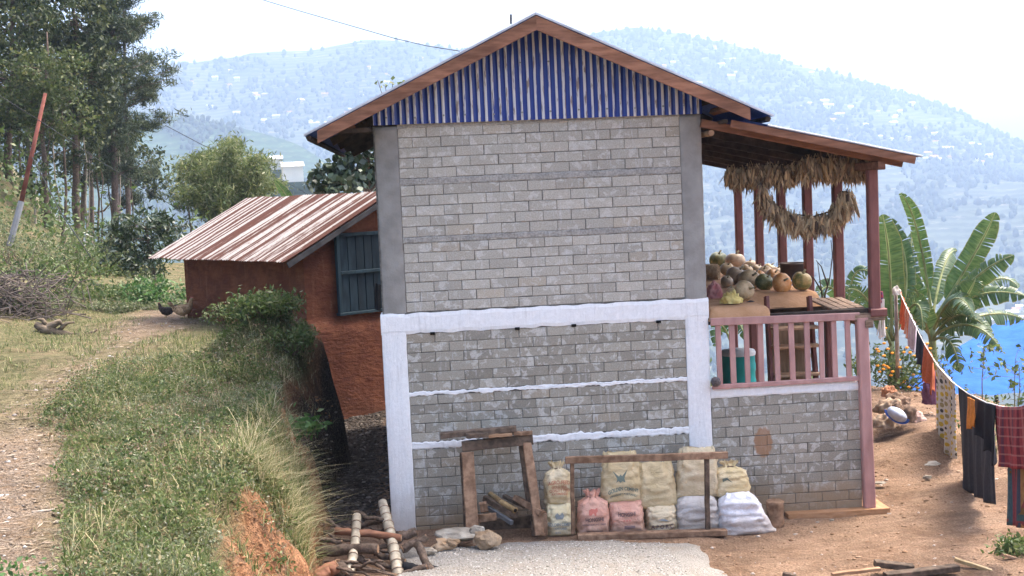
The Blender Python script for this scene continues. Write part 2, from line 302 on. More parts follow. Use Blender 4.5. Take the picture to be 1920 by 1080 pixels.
def m_hill_f(name, a, b, c_, s):
    t = NT(name); p = t.pos(); n1 = t.noise(p, s, 8, .62); c = t.mix(t.ramp(n1, .38, .6), a, b)
    n2 = t.noise(t.scale(p, (1,1,9)), s*6, 5, .6); c = t.mix(t.ramp(n2, .55, .68, 0., .85), c, c_)
    z = t.xyz(p)[2]; st = t.math('SINE', t.math('ADD', t.math('MULTIPLY', z, .9), t.math('MULTIPLY', n1, 30.))); c = t.val(c, t.ramp(st, -.6, .9, .75, 1.25)); return t.out(c, 1., 0, 0.)
m_hill = m_hill_f('terraced_hillside', (.045,.055,.035), (.085,.095,.06), (.22,.19,.13), .006)
RIDGE = [(-500,210),(-200,165),(100,140),(320,114),(440,108),(560,97),(690,74),(760,78),(830,82),(930,96),(1030,82),(1115,63),(1200,56),(1270,62),(1330,74),(1400,92),(1500,122),(1560,136),(1640,160),(1700,176),(1760,197),(1850,243),(1920,276),(2150,370),(2600,470)]
hme, hz, hx = hill('hill', RIDGE, 2600, 780, -265, 150, 21, '')
link('hill', hme, m_hill, kind='structure', label='hazy blue terraced mountain dotted with houses')
m_spur = m_hill_f('wooded_spur', (.02,.04,.018), (.045,.075,.03), (.13,.13,.07), .02)
SPUR = [(-300,190),(100,200),(330,216),(400,228),(470,246),(560,272),(640,318),(760,400),(900,520)]
sme, sz, sx = hill('wooded_spur', SPUR, 1600, 800, -230, 45, 33, '', 90, 40)
link('wooded_spur', sme, m_spur, kind='structure', label='darker wooded spur of hill below the mountain')
def blob_mesh():                                          # a lumpy low crown, about 30 triangles
    bm = bmesh.new(); bmesh.ops.create_icosphere(bm, subdivisions=1, radius=1)
    vs = np.array([v.co[:] for v in bm.verts]); fs = np.array([[v.index for v in f.verts] for f in bm.faces]); bm.free(); return vs, fs
bv, bf = blob_mesh()
def wood(name, n, zfn, xr, yr, size, mat, label, cond, tall=1.15):
    x = rng.uniform(*xr, n*3); y = rng.uniform(*yr, n*3); k = cond(x, y); x = x[k][:n]; y = y[k][:n]; z = zfn(x, y); n = len(x)
    s = rng.uniform(.55, 1.3, n)*size; pe = 1+rng.uniform(-.35, .35, (n, len(bv), 1)); sc3 = np.stack([s, s, s*rng.uniform(.9, 1.5, n)*tall], -1)
    v = bv[None]*pe*sc3[:, None]+np.stack([x, y, z+sc3[:, 2]*.7], -1)[:, None]; f = bf[None]+(np.arange(n)*len(bv))[:, None, None]
    link(name, npmesh(name, v.reshape(-1, 3), f.reshape(-1, 3)), mat, kind='stuff', label=label)
m_fartree = leafmat('far_tree_crowns', (.03,.042,.026), (.06,.075,.042), None, 0.1, .9, .05)
wood('hillside_woodland', 26000, hz, hx, (800, 2590), 3.9, m_fartree, 'scattered trees between terraces on the hazy mountain', lambda x, y: (fbm(x, y, 1/150., 4, 55) > -.12+rng.uniform(-.25,.25,len(x))))
wood('spur_woodland', 11000, sz, sx, (810, 1600), 2.6, m_fartree, 'dense dark trees covering the nearer spur', lambda x, y: fbm(x, y, 1/110., 3, 58) > -.15, 1.15)
# houses on the mountain
m_hw = [M('far_house_white', (.62,.60,.56), (.74,.72,.68), .1, .9, 0), M('far_house_ochre', (.48,.36,.22), (.55,.42,.27), .1, .9, 0)]
m_hr = [M('far_roof_tin', (.55,.56,.58), (.68,.69,.70), .1, .6, 0), M('far_roof_rust', (.35,.15,.09), (.45,.22,.14), .1, .8, 0), M('far_roof_pale', (.7,.68,.62), (.78,.76,.7), .1, .7, 0)]
hb = MB().box((-4,-3,-3), (4,3,4.5)).mesh('wall'); hbs = []
for m in m_hw: c = hb.copy(); c.materials.append(m); hbs.append(c)
hr0 = MB().add([(-4.6,-3.6,4.3),(4.6,-3.6,4.3),(4.6,3.6,4.3),(-4.6,3.6,4.3),(-4.6,0,6.4),(4.6,0,6.4)], [(0,1,5,4),(2,3,4,5),(1,2,5),(3,0,4),(3,2,1,0)]).mesh('roof'); hrs = []
for m in m_hr: c = hr0.copy(); c.materials.append(m); hrs.append(c)
def far_house(p, s, rz, label, group, i):
    t = thing('hillside_house', p, label, 'house', group); t.rotation_euler.z = rz; t.scale = (s*random.uniform(.8,1.5), s, s)
    for nm, l in (('wall', hbs), ('roof', hrs)):
        c = bpy.data.objects.new(nm, l[i % len(l)]); sc.collection.objects.link(c); c.parent = t
clusters = [(880,195,60,18),(640,195,55,10),(480,200,60,10),(760,140,60,7),(1640,235,70,12),(1700,285,70,14),(1560,200,50,6),(1850,300,60,8),(1480,330,60,8),(1240,130,80,7),(1400,120,60,7),(1560,350,50,5),(1880,590,40,9),(400,140,50,4),(1700,180,50,5),(560,240,60,6)]
_i = 0
CL = ['on the mountain just above the house eave','on the slope between bamboo and the roof','above the pines on the mountain','below the summit behind the cable','beside the outer edge of porch roof','high above the banana plants','over the porch roof slope','low on the mountain edge above bananas','behind the porch posts','just under the summit beyond the gable','on the summit shoulder beyond the gable','above the lower banana leaves','at valley foot beyond the tarpaulin','on the far shoulder over the bamboo','on the skyline above the porch eave','in the hollow over the rusty roof']
for ci, (cx_, cy_, sp, n) in enumerate(clusters):
    for k in range(n):
        px = random.gauss(cx_, sp); py = random.gauss(cy_, sp*.30); hit = None
        ys = np.linspace(800, 2560, 250); p = [at(px, py, float(Y)) for Y in ys]; dz = np.array([q.z for q in p])-hz(np.array([q.x for q in p]), ys)
        j = np.argmax(dz < 0) if (dz < 0).any() else -1
        if j > 2:
            q = p[j]; far_house((q.x, q.y, q.z+.5), random.uniform(.75, 1.35), random.gauss(0, .4), 'tiny pale house '+CL[ci], 'tiny houses '+CL[ci], random.randrange(6)); _i += 1
for px, py, Yh, s, lab in [(548,318,420,.75,'white house with pale roof standing in the valley beyond rusty roof'), (516,302,480,.6,'smaller pale house up behind the white valley house')]:
    q = at(px, py, Yh); far_house((q.x, q.y, q.z-3*s), s, .2, lab, 'houses in the valley', 0)
    ob('terrace', MB().box((q.x-11*s, q.y-9*s, q.z-24*s), (q.x+11*s, q.y+9*s, q.z-5.6*s)), m_spur, kind='structure')
# the hazy air
hazem = bpy.data.materials.new('haze_air'); hazem.use_nodes = True; t_ = hazem.node_tree; t_.nodes.clear()
pv = t_.nodes.new('ShaderNodeVolumePrincipled'); mo = t_.nodes.new('ShaderNodeOutputMaterial'); t_.links.new(pv.outputs[0], mo.inputs['Volume'])
pv.inputs['Color'].default_value = (.44,.57,.77,1); pv.inputs['Density'].default_value = 4.0e-4; pv.inputs['Anisotropy'].default_value = .3
link('haze', MB().box((-4200,-600,-300), (4200,3700,430)).mesh('haze'), hazem, kind='stuff')
# ---------------------------------------------------------------- the block house
house = thing('two_storey_house', (1.775, 0, 0), 'grey block two-storey house with white painted frame, blue gable and wooden porch', 'house')
HD = 5.7
ob('wall_core', MB().box((.02,.0085,-.4), (3.53,HD,4.34)), m_mortar, house)
def slab(x0, x1, z0, z1, yf, yb, rag=0., seed=0, nx=60, nzz=6):       # plastered strip with hand-made, ragged long edges
    mb = MB(); n = nx
    def f(u, v):
        x = x0+(x1-x0)*u; a = z0+rag*(nz(x*6, seed, 1)+.7*nz(x*23, seed, 2)); b = z1+rag*(nz(x*6, seed, 5)+.7*nz(x*23, seed, 6))
        e = min(v, 1-v)*nzz; return (x, yf+(.008 if e < .5 else 0)+.004*nz(x*14, v*3, seed), a+(b-a)*v)
    mb.grid(f, n, nzz); k = n+1
    for j, sgn in ((0, 1), (nzz, -1)):
        b = len(mb.v); row = [mb.v[j*k+i] for i in range(k)]; mb.v += [(p[0], yb, p[2]) for p in row]
        mb.f += [((j*k+i, b+i, b+i+1, j*k+i+1) if sgn > 0 else (j*k+i+1, b+i+1, b+i, j*k+i)) for i in range(n)]
    for i, sgn in ((0, 1), (n, -1)):
        b = len(mb.v); col = [mb.v[j*k+i] for j in range(nzz+1)]; mb.v += [(p[0], yb, p[2]) for p in col]
        mb.f += [((i+(j+1)*k, b+j+1, b+j, i+j*k) if sgn > 0 else (i+j*k, b+j, b+j+1, i+(j+1)*k)) for j in range(nzz)]
    return mb
def column(x0, x1, z0, z1, yf, mat, seed, lab=None):                # a cast column with slightly wavering edges
    mb = MB(); n = 40
    def f(u, v):
        z = z0+(z1-z0)*v; e = .006*(nz(z*5, seed, 1)+.6*nz(z*19, seed, 2)); x = x0+(x1-x0)*u+(e if u > .9 else (.4*e if u < .1 else 0))
        c = .006 if (u < .01 or u > .99) else 0; return (x, yf+c+.003*nz(x*7, z*7, seed), z)
    us = [0,.04,.35,.65,.96,1]; vs = []
    for j in range(n+1):
        for u in us: vs.append(f(u, j/n))
    k = len(us); mb.add(vs, [(j*k+i, j*k+i+1, (j+1)*k+i+1, (j+1)*k+i) for j in range(n) for i in range(k-1)])
    b = len(mb.v)
    for j in range(n+1): mb.v += [(mb.v[j*k][0], .3, mb.v[j*k][2]), (mb.v[j*k+k-1][0], .3, mb.v[j*k][2])]
    for j in range(n): mb.f += [(b+2*j, j*k, (j+1)*k, b+2*j+2), (j*k+k-1, b+2*j+1, b+2*j+3, (j+1)*k+k-1)]
    mb.f += [tuple([n*k+i for i in range(k)]+[b+2*n+1, b+2*n])]
    return ob('column', mb, mat, house, True, label=lab)
column(.0, .262, -.3, 2.33, -.012, m_white, 1, 'whitewashed column'); column(3.305, 3.56, -.35, 2.31, -.012, m_white, 2, 'whitewashed column')
column(.035, .278, 2.335, 4.33, -.006, m_conc, 3, 'bare concrete column'); column(3.318, 3.553, 2.31, 4.33, -.006, m_conc, 4, 'bare concrete column')
ob('floor_beam', slab(-.004, 3.568, 2.112, 2.332, -.016, .10, .016, 3), m_white, house, label='whitewashed floor beam')
for z0, z1, m, s, rg in ((1.432, 1.474, m_white, 7, .022), (.845, .925, m_white, 9, .026)): ob('tie_band', slab(.255, 3.31, z0, z1, -.008, .05, rg, s, 200), m, house, label='whitewashed tie band')
for z0, z1, s in ((3.70, 3.775, 11), (3.082, 3.148, 13), (4.305, 4.362, 15)): ob('tie_band', slab(.28, 3.318, z0, z1, -.006, .05, .008, s, 90), m_concrough, house, label='pebbly bare concrete band')
for px, py in ((811,625), (970,616), (1076,610), (1235,603)):
    p = at(px, py, -.02); ob('beam_socket', MB().box((p.x-.026, -.0225, p.z-.017), (p.x+.026, .02, p.z+.013)), m_dark, house)
# blocks
def brick_mb(L, H):
    x, z, c, b = L/2-.0028, H/2-.0028, .005, .045
    fr = [(-x+c,0,-z+c),(x-c,0,-z+c),(x-c,0,z-c),(-x+c,0,z-c)]; md = [(-x,c,-z),(x,c,-z),(x,c,z),(-x,c,z)]; bk = [(-x,b,-z),(x,b,-z),(x,b,z),(-x,b,z)]
    return fr+md+bk, [(0,1,2,3)]+[(4+i,4+(i+1)%4,(i+1)%4,i) for i in range(4)]+[(8+i,8+(i+1)%4,4+(i+1)%4,4+i) for i in range(4)]
allb = []
def courses(x0, x1, zb, zt, n, ph, nb):
    H = (zt-zb)/n; L = (x1-x0)/nb
    for r in range(n):
        z = zt-H*(r+.5); odd = (r+ph) % 2; x = x0; full = 0
        while x < x1-.01:
            l = L/2 if (odd and x == x0) else L
            l = min(l, x1-x); allb.append((x+l/2, z, l, H)); x += l
for a in ((.28, 3.318, 3.775, 4.318, 5, 0, 10), (.28, 3.318, 3.148, 3.70, 5, 1, 10), (.28, 3.318, 2.345, 3.082, 7, 0, 10),
          (.262, 3.305, 1.474, 2.112, 6, 0, 10), (.262, 3.305, .922, 1.432, 5, 0, 10), (.262, 3.305, -.106, .845, 9, 1, 10)): courses(*a)
main_n = len(allb); courses(3.565, 5.235, -.12, 1.225, 12, 0, 5.5)
cache = {}
# the blocks that show whole are parts; those behind the sacks and the cut halves are one mass
order = sorted(range(len(allb)), key=lambda i: (allb[i][2] < .29, i < main_n and allb[i][1] < .85, i >= main_n and allb[i][1] < .45, -allb[i][1]))
single = set(order[:300]); rest = MB()
for i, (x, z, l, H) in enumerate(allb):
    dy = random.uniform(-.003, .003); key = (round(l, 3), round(H, 4))
    if i in single:
        if key not in cache: cache[key] = MB().add(*brick_mb(l, H)).mesh('brick')
        o = link('brick', cache[key], m_brick, house, (x+random.uniform(-.0022,.0022), dy, z+random.uniform(-.0022,.0022))); o.rotation_euler = (random.gauss(0,.012), random.gauss(0,.006), random.gauss(0,.01))
    else:
        vs, fs = brick_mb(l, H); rest.add([(v[0]+x, v[1]+dy, v[2]+z) for v in vs], fs)
ob('brick_remainder', rest, m_brick, house, kind='stuff')
# porch: low block wall, sill, footing
ob('porch_wall_core', MB().box((3.562,.0085,-.4), (5.232,.16,1.22)), m_mortar, house)
ob('porch_sill', slab(3.562, 5.245, 1.222, 1.325, -.014, .17, .010, 21, 40), m_white, house, label='whitewashed porch sill')
ob('footing', slab(4.35, 5.50, -.34, -.095, -.14, .3, .006, 23, 30), m_clay, house)
ob('footing_top', MB().box((4.36,-.138,-.2), (5.49,.3,-.099)), m_clay, house)
def timber(name, a, b, w_, t_, mat, up=(0,0,1), parent=house, **k): return ob(name, MB().bar(a, b, w_, t_, up), mat, parent, **k)
# gable cladding: six overlapping corrugated sheets
YF = -.45
AP = at(1005, 25, YF); EL = at(570, 254, YF); ER = at(1450, 217, YF)
def roofz(x): return EL.z+(AP.z-EL.z)*(x-EL.x)/(AP.x-EL.x) if x < AP.x else ER.z+(AP.z-ER.z)*(ER.x-x)/(ER.x-AP.x)
xs = np.linspace(.03, 3.56, 7)
for k in range(6):
    n = int((xs[k+1]-xs[k]+.04)/.076*10); mb = MB()
    def f(u, v):
        x = xs[k]+(xs[k+1]-xs[k]+.04)*u; x = min(x, 3.56); zb = 4.352-.006*x; zt = roofz(x)-.03
        return (x, -.045-.003*(k % 2)-.0095*math.sin(2*math.pi*x/.076), zb+(zt-zb)*v)
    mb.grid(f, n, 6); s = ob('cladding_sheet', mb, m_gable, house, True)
    for q in range(2):
        x = xs[k]+(q+.5)*(xs[k+1]-xs[k])/2; x = (math.floor(x/.076)+.25)*.076
        for z in [4.41+.02*random.random()]+([4.95] if roofz(x) > 5.2 else []):
            ob('screw', MB().lathe((0,0,0), [(.0,-.0),(.011,0),(.011,.006),(.0,.008)], 8), m_conc, s).matrix_local = Matrix.Translation((x, -.062, z)) @ Matrix.Rotation(math.pi/2, 4, 'X')
# main roof
YB = 6.0
def sheets(a, b, y0, y1, n, mat, name='roof_sheet', parent=house, th=.0):          # corrugated sheets from ridge point a to eave point b
    ys = np.linspace(y0, y1, n+1); dx, dz = b.x-a.x, b.z-a.z; L = math.hypot(dx, dz); nx, nzv = -dz/L, dx/L
    if nzv < 0: nx, nzv = -nx, -nzv
    for k in range(n):
        yy = ys[k+1]-ys[k]+.05; m = int(yy/.076*8); mb = MB()
        def f(u, v):
            y = ys[k]+yy*u; d = .009*math.sin(2*math.pi*y/.076)+.002*(k % 2); return (a.x+dx*v+nx*d, y, a.z+dz*v+nzv*d)
        mb.grid(f, m, 3); ob(name, mb, mat, parent, True)
sheets(AP, EL, YF+.012, YB, 8, m_bluesheet); sheets(AP, ER, YF+.012, YB, 8, m_bluesheet)
def prism(poly, y0, y1):
    n = len(poly); return MB().add([(x, y0, z) for x, z in poly]+[(x, y1, z) for x, z in poly], [tuple(range(n)), tuple(range(2*n-1, n-1, -1))]+[(i, n+i, n+(i+1) % n, (i+1) % n) for i in range(n)])
for E in (EL, ER): s_ = (AP.z-E.z)/abs(AP.x-E.x); ob('lit_edge_strip', prism([(AP.x, AP.z+.012), (AP.x, AP.z-.012), (E.x, E.z-.012), (E.x, E.z+.012)], YF-.012, YF+.010), m_litedge, house)  # added strips painting the bright, sky-lit edge of the sheets
ob('ridge_cap', MB().add([(AP.x-.17,YF+.02,AP.z-.065),(AP.x,YF+.02,AP.z+.016),(AP.x+.17,YF+.02,AP.z-.065),(AP.x-.17,YB,AP.z-.065),(AP.x,YB,AP.z+.016),(AP.x+.17,YB,AP.z-.065)], [(0,1,4,3),(1,2,5,4)]), m_bluesheet, house)
def along(a, b, t): return a+(b-a)*t
for E, t1 in ((EL, .945), (ER, .90)):
    nrm = V((E.z-AP.z, 0, AP.x-E.x)); nrm = nrm if nrm.z > 0 else -nrm; nrm.normalize(); off = nrm*-.083
    sl_ = (AP.z-E.z)/(AP.x-E.x); xe = along(AP, E, t1).x; ze = along(AP, E, t1).z; ob('barge_board', prism([(AP.x, AP.z-.022), (AP.x, AP.z-.168), (xe, ze-.150), (xe, ze-.022)], YF-.006, YF+.028), m_wood_red, house)
    for y, m, w_ in ((1.2, m_wood_dark, .09), (2.6, m_wood_dark, .09), (4.0, m_wood_dark, .09), (5.85, m_wood_dark, .11)):
        a = along(AP, E, 0)+off; b = along(AP, E, t1)+off; a.y = b.y = y; ob('barge_board' if y < 0 else 'rafter', MB().bar(a, b, .032 if y < 0 else .06, w_, nrm), m, house)
    for t in (.99, .78, .60, .40, .2):
        p = along(AP, E, t)+nrm*-.045; ob('purlin', MB().bar((p.x, YF+.04, p.z), (p.x, YB-.05, p.z), .05, .05, nrm), m_wood_dark, house)
    p = along(AP, E, .83)+nrm*-.10; ob('outrigger', MB().bar((p.x, YF+.06, p.z), (p.x, .35, p.z), .07, .055, nrm), m_wood_red, house)
ob('rafter_tie', MB().bar((EL.x+.25, -.2, 4.30), (.0, -.2, 4.30), .04, .05), m_wood_dark, house)
ob('ridge_rod', MB().tube([(at(958,45,1.5)), (at(958,27,1.5))], .012, 6), m_wood_dark, house)
# porch roof
PYF = -.34
A = at(1372, 222, PYF); B = at(1728, 293, PYF); slope = (B.z-A.z)/(B.x-A.x)
pz = lambda x: A.z+slope*(x-A.x)
W0 = V((3.58, 0, pz(3.58))); B2 = V((B.x, 0, B.z))
sheets(V((3.95,0,pz(3.95))), B2, PYF-.02, 6.25, 8, m_bluesheet)
nr = V((-slope, 0, 1)).normalized()
ob('fascia_board', MB().bar(V((A.x,PYF,A.z))-nr*.055, V((B.x-.06,PYF,pz(B.x-.06)))-nr*.055, .03, .08, nr), m_wood_red, house)
ob('lit_edge_strip', MB().bar(V((A.x+.38,PYF-.012,pz(A.x+.38)))+nr*.002, V((B.x,PYF-.012,B.z))+nr*.002, .02, .018, nr), m_litedge, house)  # added strip, the porch sheet's bright edge as a pale colour
for k in range(7):
    y = -.06+k*1.03; ob('rafter', MB().bar(V((3.56,y,pz(3.56)))-nr*.085, V((B.x-.09,y,pz(B.x-.09)))-nr*.085, .06, .09, nr), m_wood_red if k == 0 else m_wood_dark, house)
for x in (3.75, 4.3, 4.85, 5.75): ob('purlin', MB().bar((x,PYF+.03,pz(x)-.04), (x,6.2,pz(x)-.04), .05, .04), m_wood_dark, house)
ob('log_end', MB().tube([(3.62,-.2,4.115),(3.62,.3,4.115)], .032, 10), m_cutwood, house)
PX = 5.435; zpl = pz(PX)-.15
ob('post_plate', MB().bar((PX,-.3,zpl-.03), (PX,6.2,zpl-.03), .08, .09), m_wood_red, house)
for k in range(6):
    y = .02+k*1.2; ob('porch_post', MB().bar((PX,y,2.10), (PX,y,zpl-.075), .112, .112, (0,1,0)), m_post, house)
    if k: ob('lower_post', MB().bar((5.30,y,-.4), (5.30,y,2.03), .11, .11, (0,1,0)), m_post, house)
ob('lower_post', MB().bar((5.305,-.02,-.10), (5.262,-.03,2.03), .125, .11, (0,1,0)), m_pink, house)
ob('post_block', MB().bar((PX-.08,-.02,2.08), (PX+.10,-.02,2.08), .14, .085), m_post, house)
# porch floor
ob('edge_beam', MB().bar((5.18,-.02,2.035), (5.52,-.02,2.035), .10, .085), m_wood_weather, house)
ob('edge_beam', MB().bar((5.33,-.10,1.965), (5.33,6.1,1.965), .09, .09), m_wood_weather, house)
for k in range(5): ob('floor_joist', MB().bar((3.56,1.2+k*1.2,2.02), (5.45,1.2+k*1.2,2.02), .07,.08), m_wood_dark, house)
ob('floor_board', MB().box((3.56,.95,2.062), (5.05,6.1,2.09)), m_wood_dark, house)
ob('front_joist', MB().bar((3.56,.03,2.075), (5.40,.03,2.085), .06, .085), m_wood_dark, house)
def clay_slab(x0, x1, y0, y1, z0, z1, seed):
    mb = MB(); nu, nv = 26, 16
    def f(u, v):
        x = x0+(x1-x0)*u; y = y0+(y1-y0)*v; e = min(u*(x1-x0), (1-u)*(x1-x0)*1.0, v*(y1-y0)*1.0); r = min(1, e/.09); k = math.sqrt(max(0, 1-(1-r)**2))
        return (x+.02*nz(y*5,seed), y+.025*nz(x*4, seed, 3)*(1-r), z0+(z1-z0)*k+.018*nz(x*3.5, y*3.5, seed)*k)
    return mb.grid(f, nu, nv)
ob('clay_floor', clay_slab(3.56, 4.27, -.035, .95, 2.075, 2.215, 1), m_clay, house, True); ob('clay_floor', clay_slab(3.56, 5.22, .93, 6.1, 2.08, 2.235, 2), m_clay, house, True)
for k in range(4): ob('floor_board', MB().bar((5.02+k*.098, .08+.02*k, 2.12), (5.0+k*.10, .93-.02*k, 2.17), .085, .022), m_wood_weather, house)
# railing
tr = [(1327,604), (1611,593)]; a = at(*tr[0], -.045); b = at(*tr[1], -.045); ob('top_rail', MB().bar((3.575,-.045,a.z), (5.235,-.045,b.z), .045, .082), m_pink, house)
a2 = at(1335,727,-.045); b2 = at(1612,713,-.045); ob('bottom_rail', MB().bar((3.575,-.03,1.352), (5.225,-.03,1.358), .05, .05), m_pink, house)
for zx in (245, 337, 435, 530, 635, 737, 843, 940, 1025, 1117):
    p = at(1280+zx/3.6, 660, -.03); ob('baluster', MB().bar((p.x+random.gauss(0,.003),-.03,1.376), (p.x-.004,-.03,2.03), .058+random.gauss(0,.002), .028, (0,1,0)), m_pink, house)
# stair inside the porch
for px in (1437, 1517):
    tp = at(px, 556, .75); ft = at(px+ (9 if px < 1480 else 20), 735, .35); ob('stair_stringer', MB().bar(tp, (ft.x, .25, .1), .04, .11, (0,1,0)), m_post, house)
sa, sb = at(1443, 600, .6).x, at(1523, 600, .6).x
for py in (615, 649, 702, 752): p = at(1485, py, .5); ob('stair_tread', MB().bar((sa, .5, p.z), (sb+.03, .5, p.z), .2, .028), m_cutwood, house)
ob('stair_backboard', MB().box((sa+.02, .72, .2), (sb, .74, 2.0)), M('tan_board', (.23,.15,.085), (.32,.22,.13), 5, .9, .3, 20, (6,6,1)), house)

# ---------------------------------------------------------------- the old mud house
g = V((.802,.597,0)); e = V((-.597,.802,0)); C0 = V((-1.37,6.43,0)); old = thing('mud_house', (-1.37,6.43,0), 'old red mud house with rusty striped tin roof and blue window', 'house')
LW, LE = 3.25, 4.05; ez, rz = 2.66, 3.66; SL = (rz-ez)/2.05; hw = LW/2
zr = lambda t: ez+SL*(.45+min(t, LW-t))-.05
mb = MB()
def gab(u, v):
    t = LW*u; z = -.3+(zr(t)+.3)*v; p = C0+g*t; bulge = .09*float(sstep(1.72, 1.5, z))+.02*nz(t*2, z*2, 3); return p-e*bulge+V((0,0,z))
mb.grid(gab, 40, 40); ob('gable_wall', mb, m_mud, old, True)
mb = MB(); mb.grid(lambda u, v: C0+e*(LE*u)-g*(.02*nz(u*8, v*4, 7))+V((0,0,-.3+(ez+.12+.3)*v)), 40, 20); ob('eave_wall', mb, m_mud, old, True)
mb = MB(); mb.grid(lambda u, v: C0+e*LE+g*(LW*u)+V((0,0,(zr(LW*u))*v)), 20, 2); ob('back_wall', mb, m_mud, old)
r0 = C0-e*.22-g*.45; Lr = LE+.22+.42
def rustsheet(k, n, side):
    me_v, me_f, uv = [], [], []; w_ = Lr/n; m = 60
    for j in range(5):
        for i in range(m+1):
            s = k*w_+(w_+.05)*i/m; v = j/4; run = 2.05*v if side == 0 else 4.1-2.05*v
            wob = .02*nz(s*1.3, 4)+.012*nz(s*3, v*2, 8); d = .010*math.sin(2*math.pi*s/.076)
            ed = (.03*nz(k*3.1, 1.7)+.01) if j == 0 else 0
            p = r0+e*s+g*(run-ed if side == 0 else run); me_v.append((p.x, p.y, ez+SL*2.05*v+wob+d+.003*(k % 2))); uv.append((s, v*2.2))
    me_f = [(j*(m+1)+i, j*(m+1)+i+1, (j+1)*(m+1)+i+1, (j+1)*(m+1)+i) for j in range(4) for i in range(m)]
    mbx = MB(); mbx.add(me_v, me_f); me = mbx.mesh('roof_sheet', True); ul = me.uv_layers.new(name='uv')
    for l in me.loops: ul.data[l.index].uv = uv[l.vertex_index]
    link('roof_sheet', me, m_rust, old)
for side in (0, 1):
    for k in range(7): rustsheet(k, 7, side)
for side in (0, 1):
    a = C0-e*.20+g*(-.40 if side == 0 else LW+.4); a.z = ez-.06; b = C0-e*.20+g*hw; b.z = rz-.07; ob('barge_board', MB().bar(a, b, .03, .085), M('grey_barge', (.05,.048,.05),(.09,.085,.085), 5), old)
for t in (.15, .9, 1.7): p = C0-g*.3+g*t; z = ez+SL*(t+.15)-.04; ob('purlin', MB().bar(p-e*.2+V((0,0,z)), p+e*(LE+.3)+V((0,0,z)), .05, .05), m_wood_dark, old)
# window
gn = -e; q = [onp(px, py, C0-e*.03, gn) for px, py in ((629,438),(629,588))]; t0 = (q[0]-C0).dot(g); z1, z0 = q[0].z, q[1].z; t1 = t0+1.02
win = ob('window', MB().add([C0+g*t0-e*.02+V((0,0,z0)), C0+g*t1-e*.02+V((0,0,z0)), C0+g*t1-e*.02+V((0,0,z1)), C0+g*t0-e*.02+V((0,0,z1))], [(0,1,2,3)]), m_dark, old)
def wbar(nm, ta, za, tb, zb, w_, th, m, d=.05): return ob(nm, MB().bar(C0+g*ta-e*d+V((0,0,za)), C0+g*tb-e*d+V((0,0,zb)), w_, th, e if abs(tb-ta) < .01 else (0,0,1)), m, win)
wbar('frame', t0, z0, t0, z1, .06, .07, m_shutter2); wbar('frame', t1, z0, t1, z1, .06, .07, m_shutter2)
wbar('frame', t0+.032, z1-.03, t1-.032, z1-.03, .07, .06, m_shutter2); wbar('sill', t0-.04, z0-.02, t1+.04, z0-.02, .11, .045, m_shutter2)
wbar('middle_rail', t0+.032, z0+(z1-z0)*.5, t1-.032, z0+(z1-z0)*.5, .06, .055, m_shutter2, .06)
nb = 6
for k in range(nb):
    ta = t0+.04+(t1-t0-.08)*(k+.5)/nb; wbar('shutter_board', ta, z0+.01, ta, z1-.06, (t1-t0-.1)/nb-.008, .025, m_shutter, .035+.004*(k % 2))
ob('window_hook_cloth', MB().grid(lambda u, v: at(703+11*u, 530+50*v+4*u, 6.9)+V((0,.01*math.sin(u*9),0)), 5, 6), m_black, old)
# ---------------------------------------------------------------- things on the porch floor
FZ = 2.235
def m_pumpkin_f(name, a, b, spots):
    t = NT(name); co = t.obc(); c = t.mix(t.ramp(t.noise(co, 9, 5), .38, .62), a, b); c = t.mix(t.ramp(t.noise(co, 45, 4), .58, .66, 0., .6), c, spots); t.bump(t.noise(co, 40), .2, .01); return t.out(c, .5, 0, .4)
PK = dict(orange=m_pumpkin_f('orange_rind', (.50,.20,.055), (.58,.30,.11), (.62,.42,.22)), green=m_pumpkin_f('green_rind', (.06,.08,.025), (.16,.15,.05), (.34,.26,.10)),
          tan=m_pumpkin_f('tan_rind', (.38,.25,.12), (.50,.36,.20), (.24,.22,.12)), dull=m_pumpkin_f('dusty_rind', (.30,.21,.13), (.42,.31,.20), (.20,.17,.10)),
          mixed=m_pumpkin_f('green_orange_rind', (.12,.14,.04), (.40,.26,.08), (.5,.38,.18)))
m_stalk = M('pumpkin_stalk', (.20,.17,.09), (.32,.28,.17), 9)
def pumpkin(px, py, rpx, col, label, squash=.82, tilt=(0,0), stalk=True, zoff=0.):     # px,py: where its underside meets the floor
    p = onz(px, py, FZ+zoff); R = 1.12*rpx*(p.y+13.9)/F_PX; t = thing('pumpkin', p, label, 'pumpkin', 'pumpkins stored on the porch floor')
    mb = MB(); n, m = 40, 16; lop = (random.uniform(.9,1.12), random.uniform(-.12,.12)); rot = Matrix.Rotation(tilt[0], 3, 'X') @ Matrix.Rotation(tilt[1], 3, 'Y'); c = p+V((0,0,R*squash*.97)); ph = random.random()*6
    for j in range(m+1):
        th = math.pi*j/m
        for i in range(n):
            a = 2*math.pi*i/n; rib = 1-.055*abs(math.sin(a*5+ph))**.6*math.sin(th)**.8 if False else 1-.06*(1-abs(math.cos(a*5+ph))**.55)*math.sin(th)
            r = R*math.sin(th)**.85*rib; z = R*squash*math.cos(th)*(1-.16*math.exp(-(math.sin(th)/.35)**2)); mb.v.append(tuple(c+rot @ V((r*math.cos(a)*lop[0], r*math.sin(a), z*(1+lop[1]*math.cos(a))))))
    mb.f = [(j*n+i, (j+1)*n+i, (j+1)*n+(i+1) % n, j*n+(i+1) % n) for j in range(m) for i in range(n)]
    ob('rind', mb, PK[col], t, True)
    if stalk:
        b = c+rot @ V((0,0,R*squash*.82)); b2 = c+rot @ V((R*.05,0,R*squash*1.02)); b3 = c+rot @ V((R*.22,R*.05,R*squash*1.28)); ob('stalk', MB().tube([b,b2,b3], [R*.14,R*.085,R*.1], 7), m_stalk, t, True)
